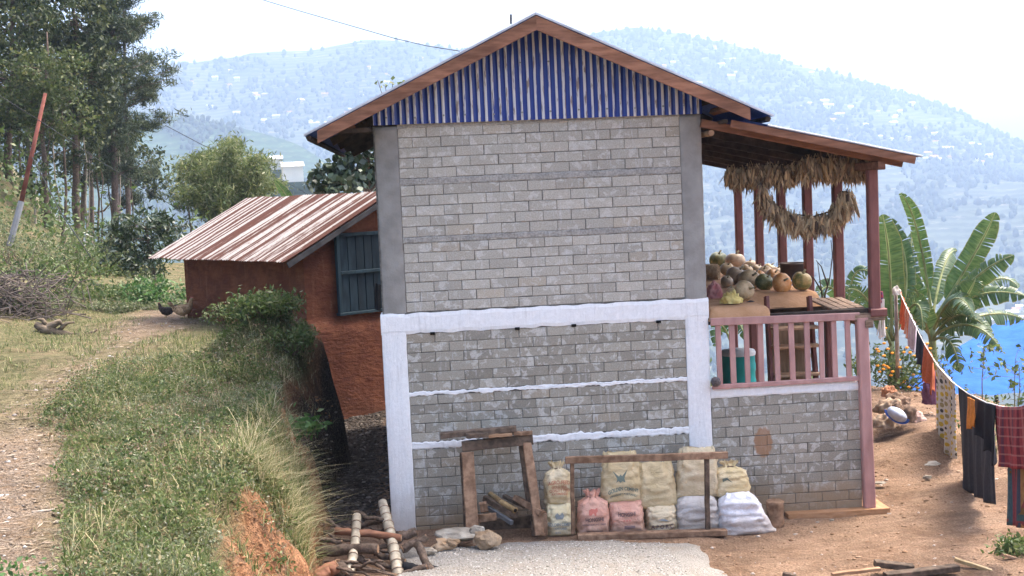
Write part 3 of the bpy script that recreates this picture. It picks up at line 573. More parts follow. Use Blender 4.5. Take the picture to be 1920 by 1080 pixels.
z6 = lambda x, y: (1280+x/3.6, 460+y/3.6)
for zx, zy, r, col, lab, sq, tl in [
    (245,152,17,'green','dark green pumpkin at the back of the pile next to the column',.8,(.3,0)),
    (356,162,16,'dull','olive pumpkin with a curled stalk standing up at the back of the pile',.9,(0,.2)),
    (455,172,11,'dull','small pale grey pumpkin behind the pile beneath the second post',.85,(0,0)),
    (395,205,10,'dull','small dusty pumpkin wedged between the olive and grey pumpkins',.8,(.4,0)),
    (365,260,17,'dull','dusty grey pumpkin beside the rolled mat',.85,(.2,.5)),
    (300,282,12,'dull','small dusty pumpkin just above the pink cloth',.8,(.5,0)),
    (455,296,18.5,'tan','brown and grey pumpkin in the middle of the pile',.88,(.9,.2)),
    (560,236,15,'dull','dusty brown pumpkin behind the middle of the pile',.8,(.5,-.3)),
    (615,262,15,'orange','brownish orange pumpkin behind the bright orange one',.85,(.7,.1)),
    (552,304,15,'green','dark green pumpkin touching the bright orange one',.95,(.5,.4)),
    (672,312,18.5,'orange','bright orange pumpkin with its flower end facing out',.8,(1.1,.1)),
    (806,302,19,'mixed','round green pumpkin with orange patches in front of the dark pot',.84,(.2,.1)),
    (415,368,18,'tan','tan striped pumpkin lying beside the yellow bundle',.9,(1.2,.6)),
    (505,205,12,'dull','small brown pumpkin beneath the third post, far in the pile',.8,(.3,.3)),
    (300,205,13,'tan','tan pumpkin behind the rolled mat',.85,(.4,.2)),
    (430,215,13,'tan','tan pumpkin squeezed behind the brown and grey one',.85,(.3,.5)),
    (500,262,14,'orange','dull orange pumpkin wedged in the heart of the pile',.85,(.6,-.2)),
    (590,205,12,'tan','small tan pumpkin far back beneath the fourth post',.85,(.2,.3)),
    (640,225,12,'dull','dusty pumpkin touching the dark pot',.85,(.2,.1)),
    (410,262,13,'dull','dusty pumpkin leaning on the grey one beside the mat',.8,(.7,.4)),
    (335,345,12,'tan','flattish tan pumpkin half hidden behind the striped one',.7,(.3,-.3))]:
    pumpkin(*z6(zx, zy), r, col, lab, sq, tl)
# rolled mat
p = onz(*z6(245,236), FZ); t = thing('rolled_mat', p, 'rolled straw mat with its spiral end showing beside the column', 'mat')
mb = MB(); R0 = .118; n = 90; sp = [(R0*(.16+.84*i/n), i/n*2*math.pi*4.2) for i in range(n+1)]; d = V((-.9,.45,0)).normalized(); sd = V((d.y,-d.x,0)) if d.y else V((1,0,0)); sd = V((.45,.9,0)).normalized()*0+V((-d.y,d.x,0)); c = p+V((0,0,R0*.98))
fr = [c-d*.0+(sd*math.cos(a)+V((0,0,1))*math.sin(a))*r for r, a in sp]; bk = [q+d*.55 for q in fr]
k = n+1; mb.add(fr+bk, [(i, i+1, k+i+1, k+i) for i in range(n)]); o = ob('roll', mb, M('straw_mat', (.27,.17,.09), (.40,.28,.16), 30, .9, .5, 60), t, True); so = o.modifiers.new('thickness', 'SOLIDIFY'); so.thickness = .011
# pot
p = onz(*z6(748,230), FZ); Rp = 25*(p.y+13.9)/F_PX; t = thing('cooking_pot', p, 'dark brown metal pot standing open behind the pumpkins', 'pot')
ob('body', MB().lathe(p, [(.0,.0),(Rp*.86,.004),(Rp*.93,.03),(Rp*.96,.10),(Rp,.20),(Rp*1.02,.205),(Rp*1.02,.215),(Rp*.95,.215),(Rp*.9,.10),(Rp*.85,.03),(0,.02)], 32), M('sooty_metal', (.035,.024,.019), (.065,.045,.036), 6, .55, .2, 30, metal=.3), t, True)
ob('rim', MB().lathe(p, [(Rp*.96,.222),(Rp*1.05,.225),(Rp*1.05,.21),(Rp*1.0,.206)], 32), M('pot_rim', (.10,.07,.055), (.14,.10,.08), 6, .5, .1), t, True)
def cloth_heap(name, px, py, wpx, hpx, mat, label, cat, seed, Z=FZ, Y=None, dep=.8):
    p = onz(px, py, Z) if Y is None else at(px, py, Y); s = (p.y+13.9)/F_PX; w_, h_ = wpx*s/2, hpx*s; mb = MB(); n, m = 48, 18
    for j in range(m+1):
        th = math.pi/2*j/m
        for i in range(n):
            a = 2*math.pi*i/n; q = V((math.cos(a)*math.cos(th), math.sin(a)*math.cos(th), math.sin(th)))
            f = 1+.33*nz(q.x*2.2+seed, q.y*2.2, q.z*2.2)+.22*abs(nz(q.x*5+seed, q.y*5, q.z*5))
            f += .10*math.sin(9*nz(q.x*1.8, q.y*1.8, seed+q.z))
            mb.v.append((p.x+q.x*w_*f, p.y+q.y*w_*dep*f, p.z+q.z*h_*f-.006))
    mb.f = [(j*n+i, j*n+(i+1) % n, (j+1)*n+(i+1) % n, (j+1)*n+i) for j in range(m) for i in range(n)]
    return ob(name, mb, mat, None, True, label=label, cat=cat)
m_pinkcloth = M('pink_cloth', (.42,.13,.12), (.55,.28,.24), 12, .9, .3, 60); m_yelcloth = M('yellow_sacking', (.50,.36,.10), (.62,.50,.20), 14, .85, .3, 60)
cloth_heap('cloth_bundle', *z6(212,352), 32, 27, m_pinkcloth, 'crumpled pink cloth bundle on the porch floor against the column', 'cloth', 3)
cloth_heap('cloth_bundle', *z6(330,386), 38, 20, m_yelcloth, 'crumpled yellow plastic bundle next to the pink cloth', 'bundle', 8)
for k, (zx, zy) in enumerate(((372,393),(458,384))):
    p = onz(*z6(zx, zy), 2.222); mb = MB(); mb.grid(lambda u, v: (p.x+(u-.5)*.10, p.y+(v-.5)*.05*(1-.5*(2*u-1)**2), p.z+.004+.018*math.sin(math.pi*v)*math.sin(math.pi*u)), 10, 6)
    o = ob('slipper', mb, m_black, None, True, label=('black slipper lying in front of the yellow bundle', 'black slipper lying beside the striped pumpkin on the clay edge')[k], cat='slipper')
# ball of twine hanging at the rail
p = at(1342, 716, -.11); t = thing('twine_ball', p, 'grey ball of wound twine stuck on the railing beside the column', 'twine')
mb = MB()
for k in range(26):
    ax = V((random.gauss(0,1),random.gauss(0,1),random.gauss(0,1))).normalized(); u = ax.orthogonal().normalized(); v = ax.cross(u); r = .05*random.uniform(.9,1.05)
    mb.tube([p+(u*math.cos(a)+v*math.sin(a))*r for a in np.linspace(0, 2*math.pi, 15)], .006, 5, False)
ob('strands', mb, M('grey_twine', (.10,.08,.075), (.19,.16,.15), 20), t, True); ob('core', MB().lathe(p, [(0,-.044),(.03,-.034),(.044,0),(.03,.034),(0,.044)], 12), m_wood_dark, t, True)
# water drum behind the railing
p = at(1385, 700, 2.6); z0_ = h1(p.x, p.y); ztop = at(1385, 663, 2.6).z; R = .215; t = thing('water_drum', (p.x, p.y, z0_), 'teal plastic water drum with white lid behind the pink railing', 'drum')
H = ztop-z0_; prof = [(0,0),(R,.0)]+[(R+(.008 if i % 6 < 3 else 0), H*i/42) for i in range(43)]+[(R*.9,H+.01),(0,H+.01)]
ob('body', MB().lathe((p.x,p.y,z0_), prof, 28), M('teal_plastic', (.01,.30,.27), (.015,.36,.33), 3, .4, .05, 10, spec=.5, vary=.06), t, True)
ob('lid', MB().lathe((p.x,p.y,ztop), [(R*1.04,-.015),(R*1.06,.02),(R*.98,.05),(0,.065)], 28), M('white_plastic', (.7,.7,.68), (.78,.78,.76), 3, .45, 0, vary=.05), t, True)
# ---------------------------------------------------------------- hanging maize
def m_husk_f(name, a, b, c_):
    t = NT(name); r = t.math('FRACT', t.math('ADD', t.new('ShaderNodeObjectInfo').outputs['Random'], t.isl())); co = t.obc(); c = t.mix(r, a, b)
    c = t.mix(t.math('GREATER_THAN', t.math('FRACT', t.math('MULTIPLY', r, 9.1)), .8), c, c_); c = t.val(c, t.ramp(t.noise(t.scale(co, (40,40,6)), 1., 4), .3, .7, .6, 1.3)); return t.out(c, .9, 0, .2)
m_husk = m_husk_f('dry_husk', (.34,.235,.125), (.54,.40,.24), (.20,.125,.07)); m_huskl = m_husk_f('pale_husk', (.42,.29,.15), (.55,.41,.24), (.30,.19,.09)); m_huskd = m_husk_f('dark_husk', (.20,.14,.085), (.32,.235,.15), (.09,.06,.04))
def cob_mesh(seed):
    r = random.Random(seed); mb = MB(); L = .19; n = 7; prof = [(0,.006),(.1,.016),(.3,.023),(.6,.022),(.85,.014),(1,.004)]
    for q, rr in prof:
        for i in range(n): a = 2*math.pi*i/n; mb.v.append((rr*math.cos(a)*(1+r.uniform(-.18,.18)), rr*math.sin(a)*(1+r.uniform(-.18,.18)), -L*q))
    mb.f = [(j*n+i, (j+1)*n+i, (j+1)*n+(i+1) % n, j*n+(i+1) % n) for j in range(len(prof)-1) for i in range(n)]
    for k in range(4):                                   # loose husk ends
        a = r.uniform(0, 6.28); x, y = .017*math.cos(a), .017*math.sin(a); w_ = .012; l = r.uniform(.03,.09); s0 = -L*r.uniform(.5,.8)
        mb.add([(x-w_*math.sin(a),y+w_*math.cos(a),s0),(x+w_*math.sin(a),y-w_*math.cos(a),s0),(x*2.2,y*2.2,s0-l)], [(0,1,2)])
    return mb.mesh('cob')
cobs = [cob_mesh(i) for i in range(6)]; cobm = {}
for nm, m in (('m', m_husk), ('l', m_huskl), ('d', m_huskd)):
    cobm[nm] = []
    for c in cobs: cc = c.copy(); cc.materials.append(m); cobm[nm].append(cc)
def garland(path, n, label, Y, rad, hang, mix, dens=400):
    pts = [at(px, py, Y) for px, py in path]; t = thing('maize_garland', pts[0], label, 'maize', 'bundles of maize hung to dry under the porch roof')
    ob('rope', MB().tube([q+V((0,.0,.02)) for q in pts], .008, 6), m_wood_dark, t)
    s = np.cumsum([0]+[(pts[i+1]-pts[i]).length for i in range(len(pts)-1)]); P3 = np.array([q[:] for q in pts]); X = lambda q: V([float(np.interp(q*s[-1], s, P3[:, i])) for i in range(3)])
    mb = MB()
    for k in range(dens*3):                                # a mass of loose husk leaves behind the cobs
        q = X(random.random()); a = V((random.gauss(0,.03), random.gauss(0,rad*.6), random.gauss(-.03,.04))); l = random.uniform(.10,.26)*hang; w_ = random.uniform(.008,.018); dr = V((random.gauss(0,.25),random.gauss(0,.25),-1)).normalized()*l; sd = V((random.gauss(0,1),random.gauss(0,1),0)).normalized()*w_
        mb.add([q+a-sd*.4, q+a+sd*.4, q+a+dr*.6+sd, q+a+dr*.6-sd, q+a+dr], [(0,1,2,3),(3,2,4)])
    ob('husk_leaves', mb, m_husk, t, kind='stuff')
    for k in range(n):
        u = (k+random.random())/n; q = X(u)+V((random.gauss(0,.02), random.gauss(0,rad)*.8, random.uniform(-.07,.03)))
        c = random.choices('mld', mix(u))[0]; o = link('maize_cob', random.choice(cobm[c]), None, t, q); o.rotation_euler = (random.gauss(0,.3), random.gauss(0,.18), random.uniform(0,6.28)); f = hang*random.uniform(.8,1.2); o.scale = (f**.4, f**.4, f)
garland([(1366,316),(1400,316),(1440,312),(1493,312)], 130, 'thick brown bundle of maize hung beneath porch roof nearer the block wall', .75, .07, .9, lambda u: (5,1.2,5))
garland([(1503,300),(1545,298),(1590,298),(1626,300)], 130, 'thick brown bundle of maize hung beneath porch roof nearest the outer post', .55, .07, 1.05, lambda u: (6,1.2,4))
garland([(1426,346),(1434,364),(1454,388),(1486,405),(1525,409),(1556,400),(1578,380),(1590,356)], 190, 'drooping curved garland of maize below the two hanging bundles', .62, .055, .95, lambda u: (6,.8+6*max(0,u-.75)*4,4*(1-u)))
garland([(1576,362),(1596,364)], 10, 'pale bunch of maize cobs tied at the upper end of the drooping garland', .58, .03, 1.25, lambda u: (1,9,0), 25)
# ---------------------------------------------------------------- sacks
def m_sack_f(name, a, b, dirt=(.33,.24,.15)):
    t = NT(name); co = t.obc(); z = t.xyz(t.pos())[2]; c = t.mix(t.ramp(t.noise(co, 6, 5), .35, .65), a, b); c = t.mix(t.ramp(t.math('ADD', z, t.math('MULTIPLY', t.noise(co, 14, 5), .3)), .08, .3, .55, 0.), c, dirt)
    wv = t.math('MULTIPLY', t.math('SINE', t.math('MULTIPLY', t.xyz(co)[2], 900.)), t.math('SINE', t.math('MULTIPLY', t.xyz(co)[0], 900.)))
    cr = t.math('ABSOLUTE', t.math('SUBTRACT', t.noise(t.scale(co, (1,1,1.8)), 9, 4, .55, .8), .5)); c = t.mix(t.ramp(t.noise(co, 22, 5, .65), .52, .7, 0., .35), c, dirt); t.bump(t.math('ADD', t.math('MULTIPLY', t.math('MINIMUM', cr, .12), 6.), t.math('MULTIPLY', t.noise(co, 40, 5), .5)), .4, .012); return t.out(c, .7, 0, .25)
SK = dict(cream=m_sack_f('cream_sack', (.52,.40,.22), (.64,.54,.36)), yellow=m_sack_f('pale_yellow_sack', (.58,.49,.29), (.68,.60,.40)), pink=m_sack_f('pink_sack', (.56,.29,.215), (.64,.375,.285)),
          olive=m_sack_f('straw_sack', (.50,.395,.225), (.60,.49,.30)), beige=m_sack_f('beige_sack', (.55,.445,.28), (.64,.54,.37)), grey=m_sack_f('grey_white_sack', (.46,.43,.40), (.56,.53,.50)),
          white=m_sack_f('white_plastic_sack', (.70,.70,.73), (.80,.80,.83)), butter=m_sack_f('buttery_sack', (.60,.47,.25), (.70,.58,.36)))
m_ink = {k: M('ink_'+k, c, c, 5, .8, 0, vary=.05) for k, c in (('blue',(.16,.20,.17)), ('red',(.45,.20,.12)), ('grey',(.19,.13,.12)), ('redlogo',(.50,.16,.12)), ('navy',(.26,.28,.28)))}
def text_on(sack, bvh, s, px, py, hpx, ink, yq, squeeze=1.0, arc=0.):
    cu = bpy.data.curves.new('lettering', 'FONT'); cu.body = s; cu.align_x = 'CENTER'; cu.align_y = 'CENTER'; cu.size = 1; cu.offset = .025; tmp = bpy.data.objects.new('tmp', cu); sc.collection.objects.link(tmp)
    bpy.context.view_layer.update(); me = bpy.data.meshes.new_from_object(tmp.evaluated_get(bpy.context.evaluated_depsgraph_get())); bpy.data.objects.remove(tmp)
    bm = bmesh.new(); bm.from_mesh(me); bmesh.ops.triangulate(bm, faces=bm.faces); bmesh.ops.subdivide_edges(bm, edges=[e_ for e_ in bm.edges if e_.calc_length() > .25], cuts=1); 
    p = at(px, py, yq); h_ = hpx*(yq+13.9)/F_PX*1.75; bad = []
    for v in bm.verts:
        x = p.x+v.co.x*h_*squeeze; z = p.z+v.co.y*h_-arc*(v.co.x*h_*squeeze)**2*8; hit = bvh.ray_cast(V((x,-3,z)), V((0,1,0)))
        if hit[0] is None: bad.append(v)
        else: v.co = hit[0]-V((0,.006,0))
    bmesh.ops.delete(bm, geom=bad, context='VERTS'); bm.to_mesh(me); bm.free(); link('lettering', me, m_ink[ink], sack)
def mark_on(sack, bvh, pts, px, py, s, ink, yq):         # a small printed shape, given in pixels
    mb = MB(); ps = [(px+x*s, py+y*s) for x, y in pts]; vs = []
    cx_ = sum(x for x, _ in ps)/len(ps); cy_ = sum(y for _, y in ps)/len(ps)
    for x, y in [(cx_, cy_)]+ps:
        q = at(x, y, yq); hit = bvh.ray_cast(V((q.x,-3,q.z)), V((0,1,0)))
        if hit[0] is None: return
        vs.append(hit[0]-V((0,.006,0)))
    n = len(ps); mb.add(vs, [(0, 1+i, 1+(i+1) % n) for i in range(n)]); ob('printed_mark', mb, m_ink[ink], sack)
def sack(x0, y0, x1, y1, col, label, Y=-.28, depth=.26, top='fold', lean=0., seed=0, ears=1., taper=.0, grp='filled sacks stacked against the wall', wr=1.):
    a = at(x0, y1, Y); b = at(x1, y0, Y); w_ = (b.x-a.x); h_ = b.z-a.z; cx_ = (a.x+b.x)/2; t = thing('sack', (cx_, Y, a.z), label, 'sack', grp); mb = MB(); n, m = 56, 36
    def prof(v):                                          # half width and half depth up the sack
        if top == 'tie':
            wx = np.interp(v, [0,.05,.2,.5,.72,.80,.85,.93,1.], [.86,.96,1.,.98,.86,.52,.25,.40,.50]); dp = np.interp(v, [0,.06,.3,.6,.75,.82,.86,1], [.75,.95,1,.92,.7,.4,.22,.10])
        elif top == 'open':
            wx = np.interp(v, [0,.05,.25,.6,.85,1.], [.92,1.,.98,.90,.82,.76]); dp = np.interp(v, [0,.08,.4,.7,.88,1], [.7,.95,1,.8,.5,.16])
        elif top == 'round':
            wx = np.interp(v, [0,.05,.3,.7,.9,1], [.95,1.,1.,.97,.85,.6]); dp = np.interp(v, [0,.06,.4,.8,.93,1], [.8,.97,1,.9,.7,.3])
        else:
            wx = np.interp(v, [0,.04,.25,.7,.92,1.], [.97,1.,.95,.92,.88,.80]); dp = np.interp(v, [0,.07,.4,.75,.92,1], [.55,.9,1,.85,.5,.10])
        return wx*(1-taper*v), dp
    for j in range(m+1):
        v = j/m; wx, dp = prof(v)
        for i in range(n):
            th = 2*math.pi*i/n; cs, sn = math.cos(th), math.sin(th); ex = abs(cs)**.55*math.copysign(1, cs); ey = abs(sn)**.8*math.copysign(1, sn)
            ear = ears*.10*math.exp(-(v/.07)**2)*abs(cs)**6*math.copysign(1, cs)
            wrk = wr*.85*(.02*nz(th*1.6+seed*5, v*7, seed)+.013*nz(cs*4+seed, sn*4+v*11, seed+3)); fold = .012*math.sin(th*9+seed)*(1 if v > .7 and top in ('tie','open') else .15)
            x = cx_+lean*v*w_+ex*w_/2*wx+ear*w_+(wrk+fold)*ex; y = Y+ey*depth/2*dp+(wrk*1.2+fold)*ey; z = a.z+h_*v+.02*nz(cs*3+seed, sn*3, v*4)*v*(1-.4*v)
            if top in ('tie','open') and v > .85: z += .035*nz(cs*5+seed*3, sn*5, 9)*h_*3*(v-.85)/.15
            mb.v.append((x, y, z))
    mb.f = [(j*n+i, j*n+(i+1) % n, (j+1)*n+(i+1) % n, (j+1)*n+i) for j in range(m) for i in range(n)]+[tuple(range(n-1,-1,-1))]
    if top != 'tie': mb.f.append(tuple(range(m*n, m*n+n)))
    o = ob('bag', mb, SK[col], t, True); bv = BVHTree.FromPolygons([V(q) for q in mb.v], mb.f)
    if top == 'tie':
        nk = V((cx_+lean*.85*w_, Y, a.z+h_*.85)); ob('tie_cord', MB().tube([nk+V((math.cos(q)*w_*.14, math.sin(q)*depth*.14, .004*math.sin(3*q))) for q in np.linspace(0, 6.28, 13)], .007, 5, False), m_wood_weather, t)
    return t, bv
YL, YU = -.43, -.34
t, bv = sack(1024,941,1074,1004,'yellow','yellow sack with dark print at bottom of pile next to old frame',YL,.27,'fold',0,1)
for s, px, py, h_ in (('GOLDEN CEMENT',1049,978,4.6),('PORTLAND',1049,986,3.4),('50 KG',1044,993,3)): text_on(t, bv, s, px, py, h_, 'navy', YL, .75)
mark_on(t, bv, [(-9,-3),(-4,-8),(0,-4),(5,-9),(9,-3),(6,3),(-6,4)], 1047, 965, 1, 'navy', YL)
t, bv = sack(1022,864,1073,944,'cream','cream sack with red print and tied neck on top of pile beside old frame',YU,.27,'tie',-.05,2)
for s, px, py, h_ in (('AGRO-FEED',1046,900,5.5),('GOLD SEAL',1047,908,4.2),('QUALITY FEED',1047,914,4.2),('KATHMANDU',1047,920,3.4)): text_on(t, bv, s, px, py, h_, 'red', YU, .8, .1)
t, bv = sack(1083,917,1140,1003,'pink','pink sack with red horse mark and tied neck, leaning nearest thin upright',YL,.27,'tie',.0,3,.4)
text_on(t, bv, 'HONGSHI', 1112, 969, 6.2, 'grey', YL, .72); text_on(t, bv, 'ORDINARY PORTLAND CEMENT', 1111, 978, 2.2, 'grey', YL, .8); text_on(t, bv, 'HONGSHI SHIVAM', 1112, 991, 2.4, 'grey', YL, .9)
mark_on(t, bv, [(-8,5),(-8,-3),(-3,-6),(4,-5),(8,-8),(9,-2),(6,1),(6,6),(3,6),(2,2),(-3,2),(-4,6)], 1109, 955, 1, 'redlogo', YL)
t, bv = sack(1141,936,1207,1001,'pink','pink sack with dark label bar, underneath the straw sack with blue print',YL,.28,'fold',.0,4,1.3)
text_on(t, bv, 'HONGSHI', 1172, 960, 6, 'grey', YL, .7, -.1); text_on(t, bv, '* * *', 1172, 972, 4.5, 'redlogo', YL, 1); text_on(t, bv, 'OPC CEMENT', 1170, 994, 3, 'redlogo', YL, 1.2)
mark_on(t, bv, [(-10,-3),(10,-4),(10,1),(-10,3)], 1177, 983, 1, 'grey', YL)
t, bv = sack(1211,943,1268,999,'beige','beige sack with faint lettering beneath the plain straw sack',YL,.27,'fold',.0,5)
text_on(t, bv, 'A P O R C', 1238, 982, 6.5, 'grey', YL, .85); text_on(t, bv, 'CEMENT', 1240, 990, 3, 'grey', YL, 1.); mark_on(t, bv, [(-10,-1),(-4,-3),(4,-2),(10,1),(4,1.5),(-5,0)], 1240, 970, 1, 'navy', YL)
t, bv = sack(1267,926,1346,996,'grey','plain greyish white sack at bottom behind the thick upright',YL,.27,'round',.0,6,.3)
t, bv = sack(1127,846,1202,942,'olive','straw yellow sack with large blue print and flat open top',YU,.27,'open',-.02,7,1.5)
text_on(t, bv, 'GOLDEN CEMENT', 1165, 911, 5.6, 'blue', YU, .72, .2); text_on(t, bv, 'ORDINARY PORTLAND', 1165, 921, 3.4, 'blue', YU, .8, .2); mark_on(t, bv, [(-15,-14),(-4,-2),(0,-7),(4,-3),(13,-16),(7,0),(9,7),(3,5),(0,8),(-4,5),(-8,8),(-6,1)], 1160, 892, 1, 'blue', YU)
t, bv = sack(1192,864,1268,952,'olive','plain straw yellow sack with crumpled open top in middle of pile',YU,.28,'open',-.02,8,1.)
t, bv = sack(1267,838,1346,932,'beige','tall plain beige sack on top behind the thick upright',YU,.27,'open',.02,9,1.3)
t, bv = sack(1337,862,1404,930,'butter','buttery yellow sack with faint blue scrawl atop the big white sack',YU,.28,'tie',-.03,10,.3,.1)
mark_on(t, bv, [(-8,0),(0,-2),(8,-6),(2,0),(9,6),(0,2),(-7,6)], 1358, 893, 1.1, 'blue', YU)
t, bv = sack(1341,918,1446,1001,'white','big bulging white plastic sack at end of the pile',-.45,.36,'round',-.10,11,.9,.36,wr=1.5)
# ---------------------------------------------------------------- timber leaning by the wall
def plank(name, pa, pb, Ya, Yb, wpx, th, mat, label, cat='plank', parent=None, up=(0,0,1), group=None):
    a = at(*pa, Ya); b = at(*pb, Yb); s = ((Ya+Yb)/2+13.9)/F_PX; mb = MB(); n = 8; d = (b-a); L = d.length; d.normalize(); u = V(up); u = (u-d*u.dot(d)).normalized(); r = d.cross(u); w_ = wpx*s
    sd = random.random()*50
    for k in range(n+1):
        q = a+d*L*k/n; ww = w_*(1+.08*nz(k*.7, sd)); o_ = u*.006*nz(k*.5, sd, 4); tt = th*(1+.1*nz(k*.9, sd, 8)); c = min(ww, tt)*.1
        for x, y in ((-tt/2+c,-ww/2),(tt/2-c,-ww/2),(tt/2,-ww/2+c),(tt/2,ww/2-c),(tt/2-c,ww/2),(-tt/2+c,ww/2),(-tt/2,ww/2-c),(-tt/2,-ww/2+c)): mb.v.append(tuple(q+r*x+u*y+o_))
    mb.f = [(k*8+i, k*8+(i+1) % 8, k*8+8+(i+1) % 8, k*8+8+i) for k in range(n) for i in range(8)]+[tuple(range(7,-1,-1)), tuple(range(n*8, n*8+8))]
    if parent: return ob(name, mb, mat, parent)
    return ob(name, mb, mat, None, label=label, cat=cat, group=group)
mw, mwd, mwr = m_wood_weather, M('old_dark_plank', (.07,.05,.035), (.17,.12,.085), 5, .9, .5, 30, (3,3,3)), M('old_brown_plank', (.15,.085,.05), (.30,.19,.12), 5, .9, .5, 30, (3,3,3))
# frame round the sacks
fr = thing('wooden_frame', at(1210,1003,-.68), 'weathered plank door frame standing around the row of sacks', 'frame')
plank('top_plank', (1060,863), (1364,853), -.68, -.68, 13, .05, mwr, None, parent=fr); plank('bottom_plank', (1083,1007), (1362,998), -.68, -.68, 12, .10, mwr, None, parent=fr)
plank('upright', (1073,867), (1074,1001), -.66, -.66, 7, .05, mwr, None, parent=fr, up=(1,0,0)); plank('upright', (1325,860), (1327,992), -.66, -.66, 9, .05, mwd, None, parent=fr, up=(1,0,0))
# old stand
st = thing('timber_stand', at(945,1005,-.35), 'old brown timber stand propped against the wall, open at the front', 'stand')
plank('leg', (876,848), (886,995), -.36, -.60, 24, .08, mwr, None, parent=st, up=(1,0,0)); plank('leg', (866,850), (874,988), -.22, -.22, 9, .10, mwd, None, parent=st, up=(1,0,0))
plank('leg', (988,830), (1012,1003), -.36, -.64, 17, .07, mwr, None, parent=st, up=(1,0,0)); plank('leg', (977,835), (992,950), -.2, -.35, 9, .08, mwd, None, parent=st, up=(1,0,0))
plank('crossbeam', (866,837), (999,823), -.36, -.36, 19, .07, mwd, None, parent=st); plank('crossbeam', (880,975), (930,968), -.45, -.4, 14, .05, mwr, None, parent=st)
plank('crossbeam', (900,988), (1000,980), -.12, -.12, 30, .05, mwd, None, parent=st); plank('shelf_plank', (968,934), (1018,964), -.28, -.62, 11, .10, mwr, None, parent=st, up=(0,.5,.8))
plank('leg', (1001,966), (1003,1003), -.48, -.48, 12, .06, mwd, None, parent=st, up=(1,0,0)); plank('leg', (1019,962), (1020,1003), -.60, -.60, 13, .05, mwr, None, parent=st, up=(1,0,0)); plank('wedge', (866,905), (884,902), -.3, -.3, 12, .1, mwd, None, parent=st)
plank('beam_offcut', (826,817), (968,803), -.30, -.34, 10, .10, mwd, 'long dark beam lying across the top of old stand'); plank('beam_offcut', (874,817), (915,815), -.38, -.38, 8, .09, mwd, 'short dark wood chunk on top of old stand beneath long beam')
plank('board_offcut', (916,818), (960,814), -.40, -.4, 5, .08, m_cutwood, 'pale split board lying on the old stand'); plank('board_offcut', (964,813), (998,811), -.38, -.38, 6, .08, mwr, 'reddish board end on the outer corner of old stand'); plank('beam_offcut', (936,811), (966,810), -.33, -.33, 9, .08, mwd, 'small dark block beside the pale board on old stand')
plank('board_offcut', (908,934), (968,966), -.2, -.5, 11, .05, mwd, 'grey brown plank tucked inside the old stand beside bamboo'); plank('board_offcut', (915,952), (960,980), -.25, -.55, 8, .04, M('slate_board', (.10,.10,.10), (.17,.17,.17), 6), 'dark slate grey board lowest inside the old stand')
plank('wood_block', (900,952), (914,949), -.52, -.52, 18, .09, mwr, 'short squared wood block inside the old stand next to its leg', 'wood block'); plank('board_offcut', (945,930), (985,950), -.15, -.4, 7, .05, mwd, 'dark narrow board inside the stand behind bamboo')
def bamboo(pa, pb, Ya, Yb, rpx, mat, label, nodes=8, taper=1.):
    a = at(*pa, Ya); b = at(*pb, Yb); r = rpx*((Ya+Yb)/2+13.9)/F_PX; t = thing('bamboo_pole', a, label, 'bamboo pole'); pts, rad = [], []
    cuv = V((random.gauss(0,.012), random.gauss(0,.012), 0)); 
    for k in range(nodes+1):
        f = k/nodes
        for df, rr in ((-.012,1.),(0,1.16),(.012,1.)):
            q = min(1, max(0, f+df)); pts.append(a+(b-a)*q+cuv*math.sin(q*3.1)); rad.append(r*rr*(1+(taper-1)*q)*random.uniform(.97,1.03))
    keep = [0]; [keep.append(i) for i in range(1, len(pts)) if (pts[i]-pts[keep[-1]]).length > 1e-4]
    ob('culm', MB().tube([pts[i] for i in keep], [rad[i] for i in keep], 12), mat, t, True)
    for k in range(1, nodes):
        q = a+(b-a)*(k/nodes)+cuv*math.sin(k/nodes*3.1); d_ = (b-a).normalized(); ob('node_ring', MB().tube([q-d_*.005, q+d_*.004], r*1.2*(1+(taper-1)*k/nodes), 12), m_wood_weather, t)
    d = (b-a).normalized(); ob('hollow_end', MB().tube([b-d*.002, b+d*.003], r*taper*.7, 12), m_dark, t)
bamboo((919,926), (966,957), -.15, -.55, 5.2, m_bambootan, 'short tan bamboo length with open end inside the old stand', 2)
# log stump, plank on the yard
p = onz(1454, 984, -.14); r = 17.5*(p.y+13.9)/F_PX; t = thing('wood_block', p, 'upright round brown log section standing by the low porch wall', 'log')
prof = [(0,-.03),(r*.98,-.03),(r*.95,.03),(r*.92,.12),(r*.96,.22),(r*1.0,.262),(r*.93,.268),(0,.262)]
o = ob('log', MB().lathe(p, prof, 22), mwr, t, True); plank('board_offcut', (1310,1021), (1428,1017), -.78, -.74, 6, .09, mwr, 'thin plank lying flat on the earth before the sacks'); plank('board_offcut', (1420,1020), (1461,1018), -.70, -.70, 3, .07, mwd, 'narrow plank tip lying at the end of thin plank on the earth')
# ---------------------------------------------------------------- firewood
def log(pa, pb, Ya, Yb, rpx, label, mat=None, bend=.03, taper=.85, n=10, end=True):
    a = at(*pa, Ya); b = at(*pb, Yb); r = rpx*((Ya+Yb)/2+13.9)/F_PX; s = random.random()*90; d = (b-a).normalized(); u = d.orthogonal().normalized(); v = d.cross(u); t = thing('firewood_log', a, label, 'log', 'firewood heap')
    pts = [a+(b-a)*k/n+u*bend*nz(k*.45, s)+v*bend*nz(k*.45, s, 5) for k in range(n+1)]; rad = [r*(1+(taper-1)*k/n)*(1+.16*nz(k*.9, s, 9)) for k in range(n+1)]
    ob('bark', MB().tube(pts, rad, 9), mat or m_bark, t, True)
    if end: ob('cut_end', MB().tube([pts[-1]-d*.004, pts[-1]+d*.004], rad[-1]*.9, 9), m_cutwood, t); ob('cut_end', MB().tube([pts[0]-d*.004, pts[0]+d*.004], rad[0]*.9, 9), m_cutwood, t)
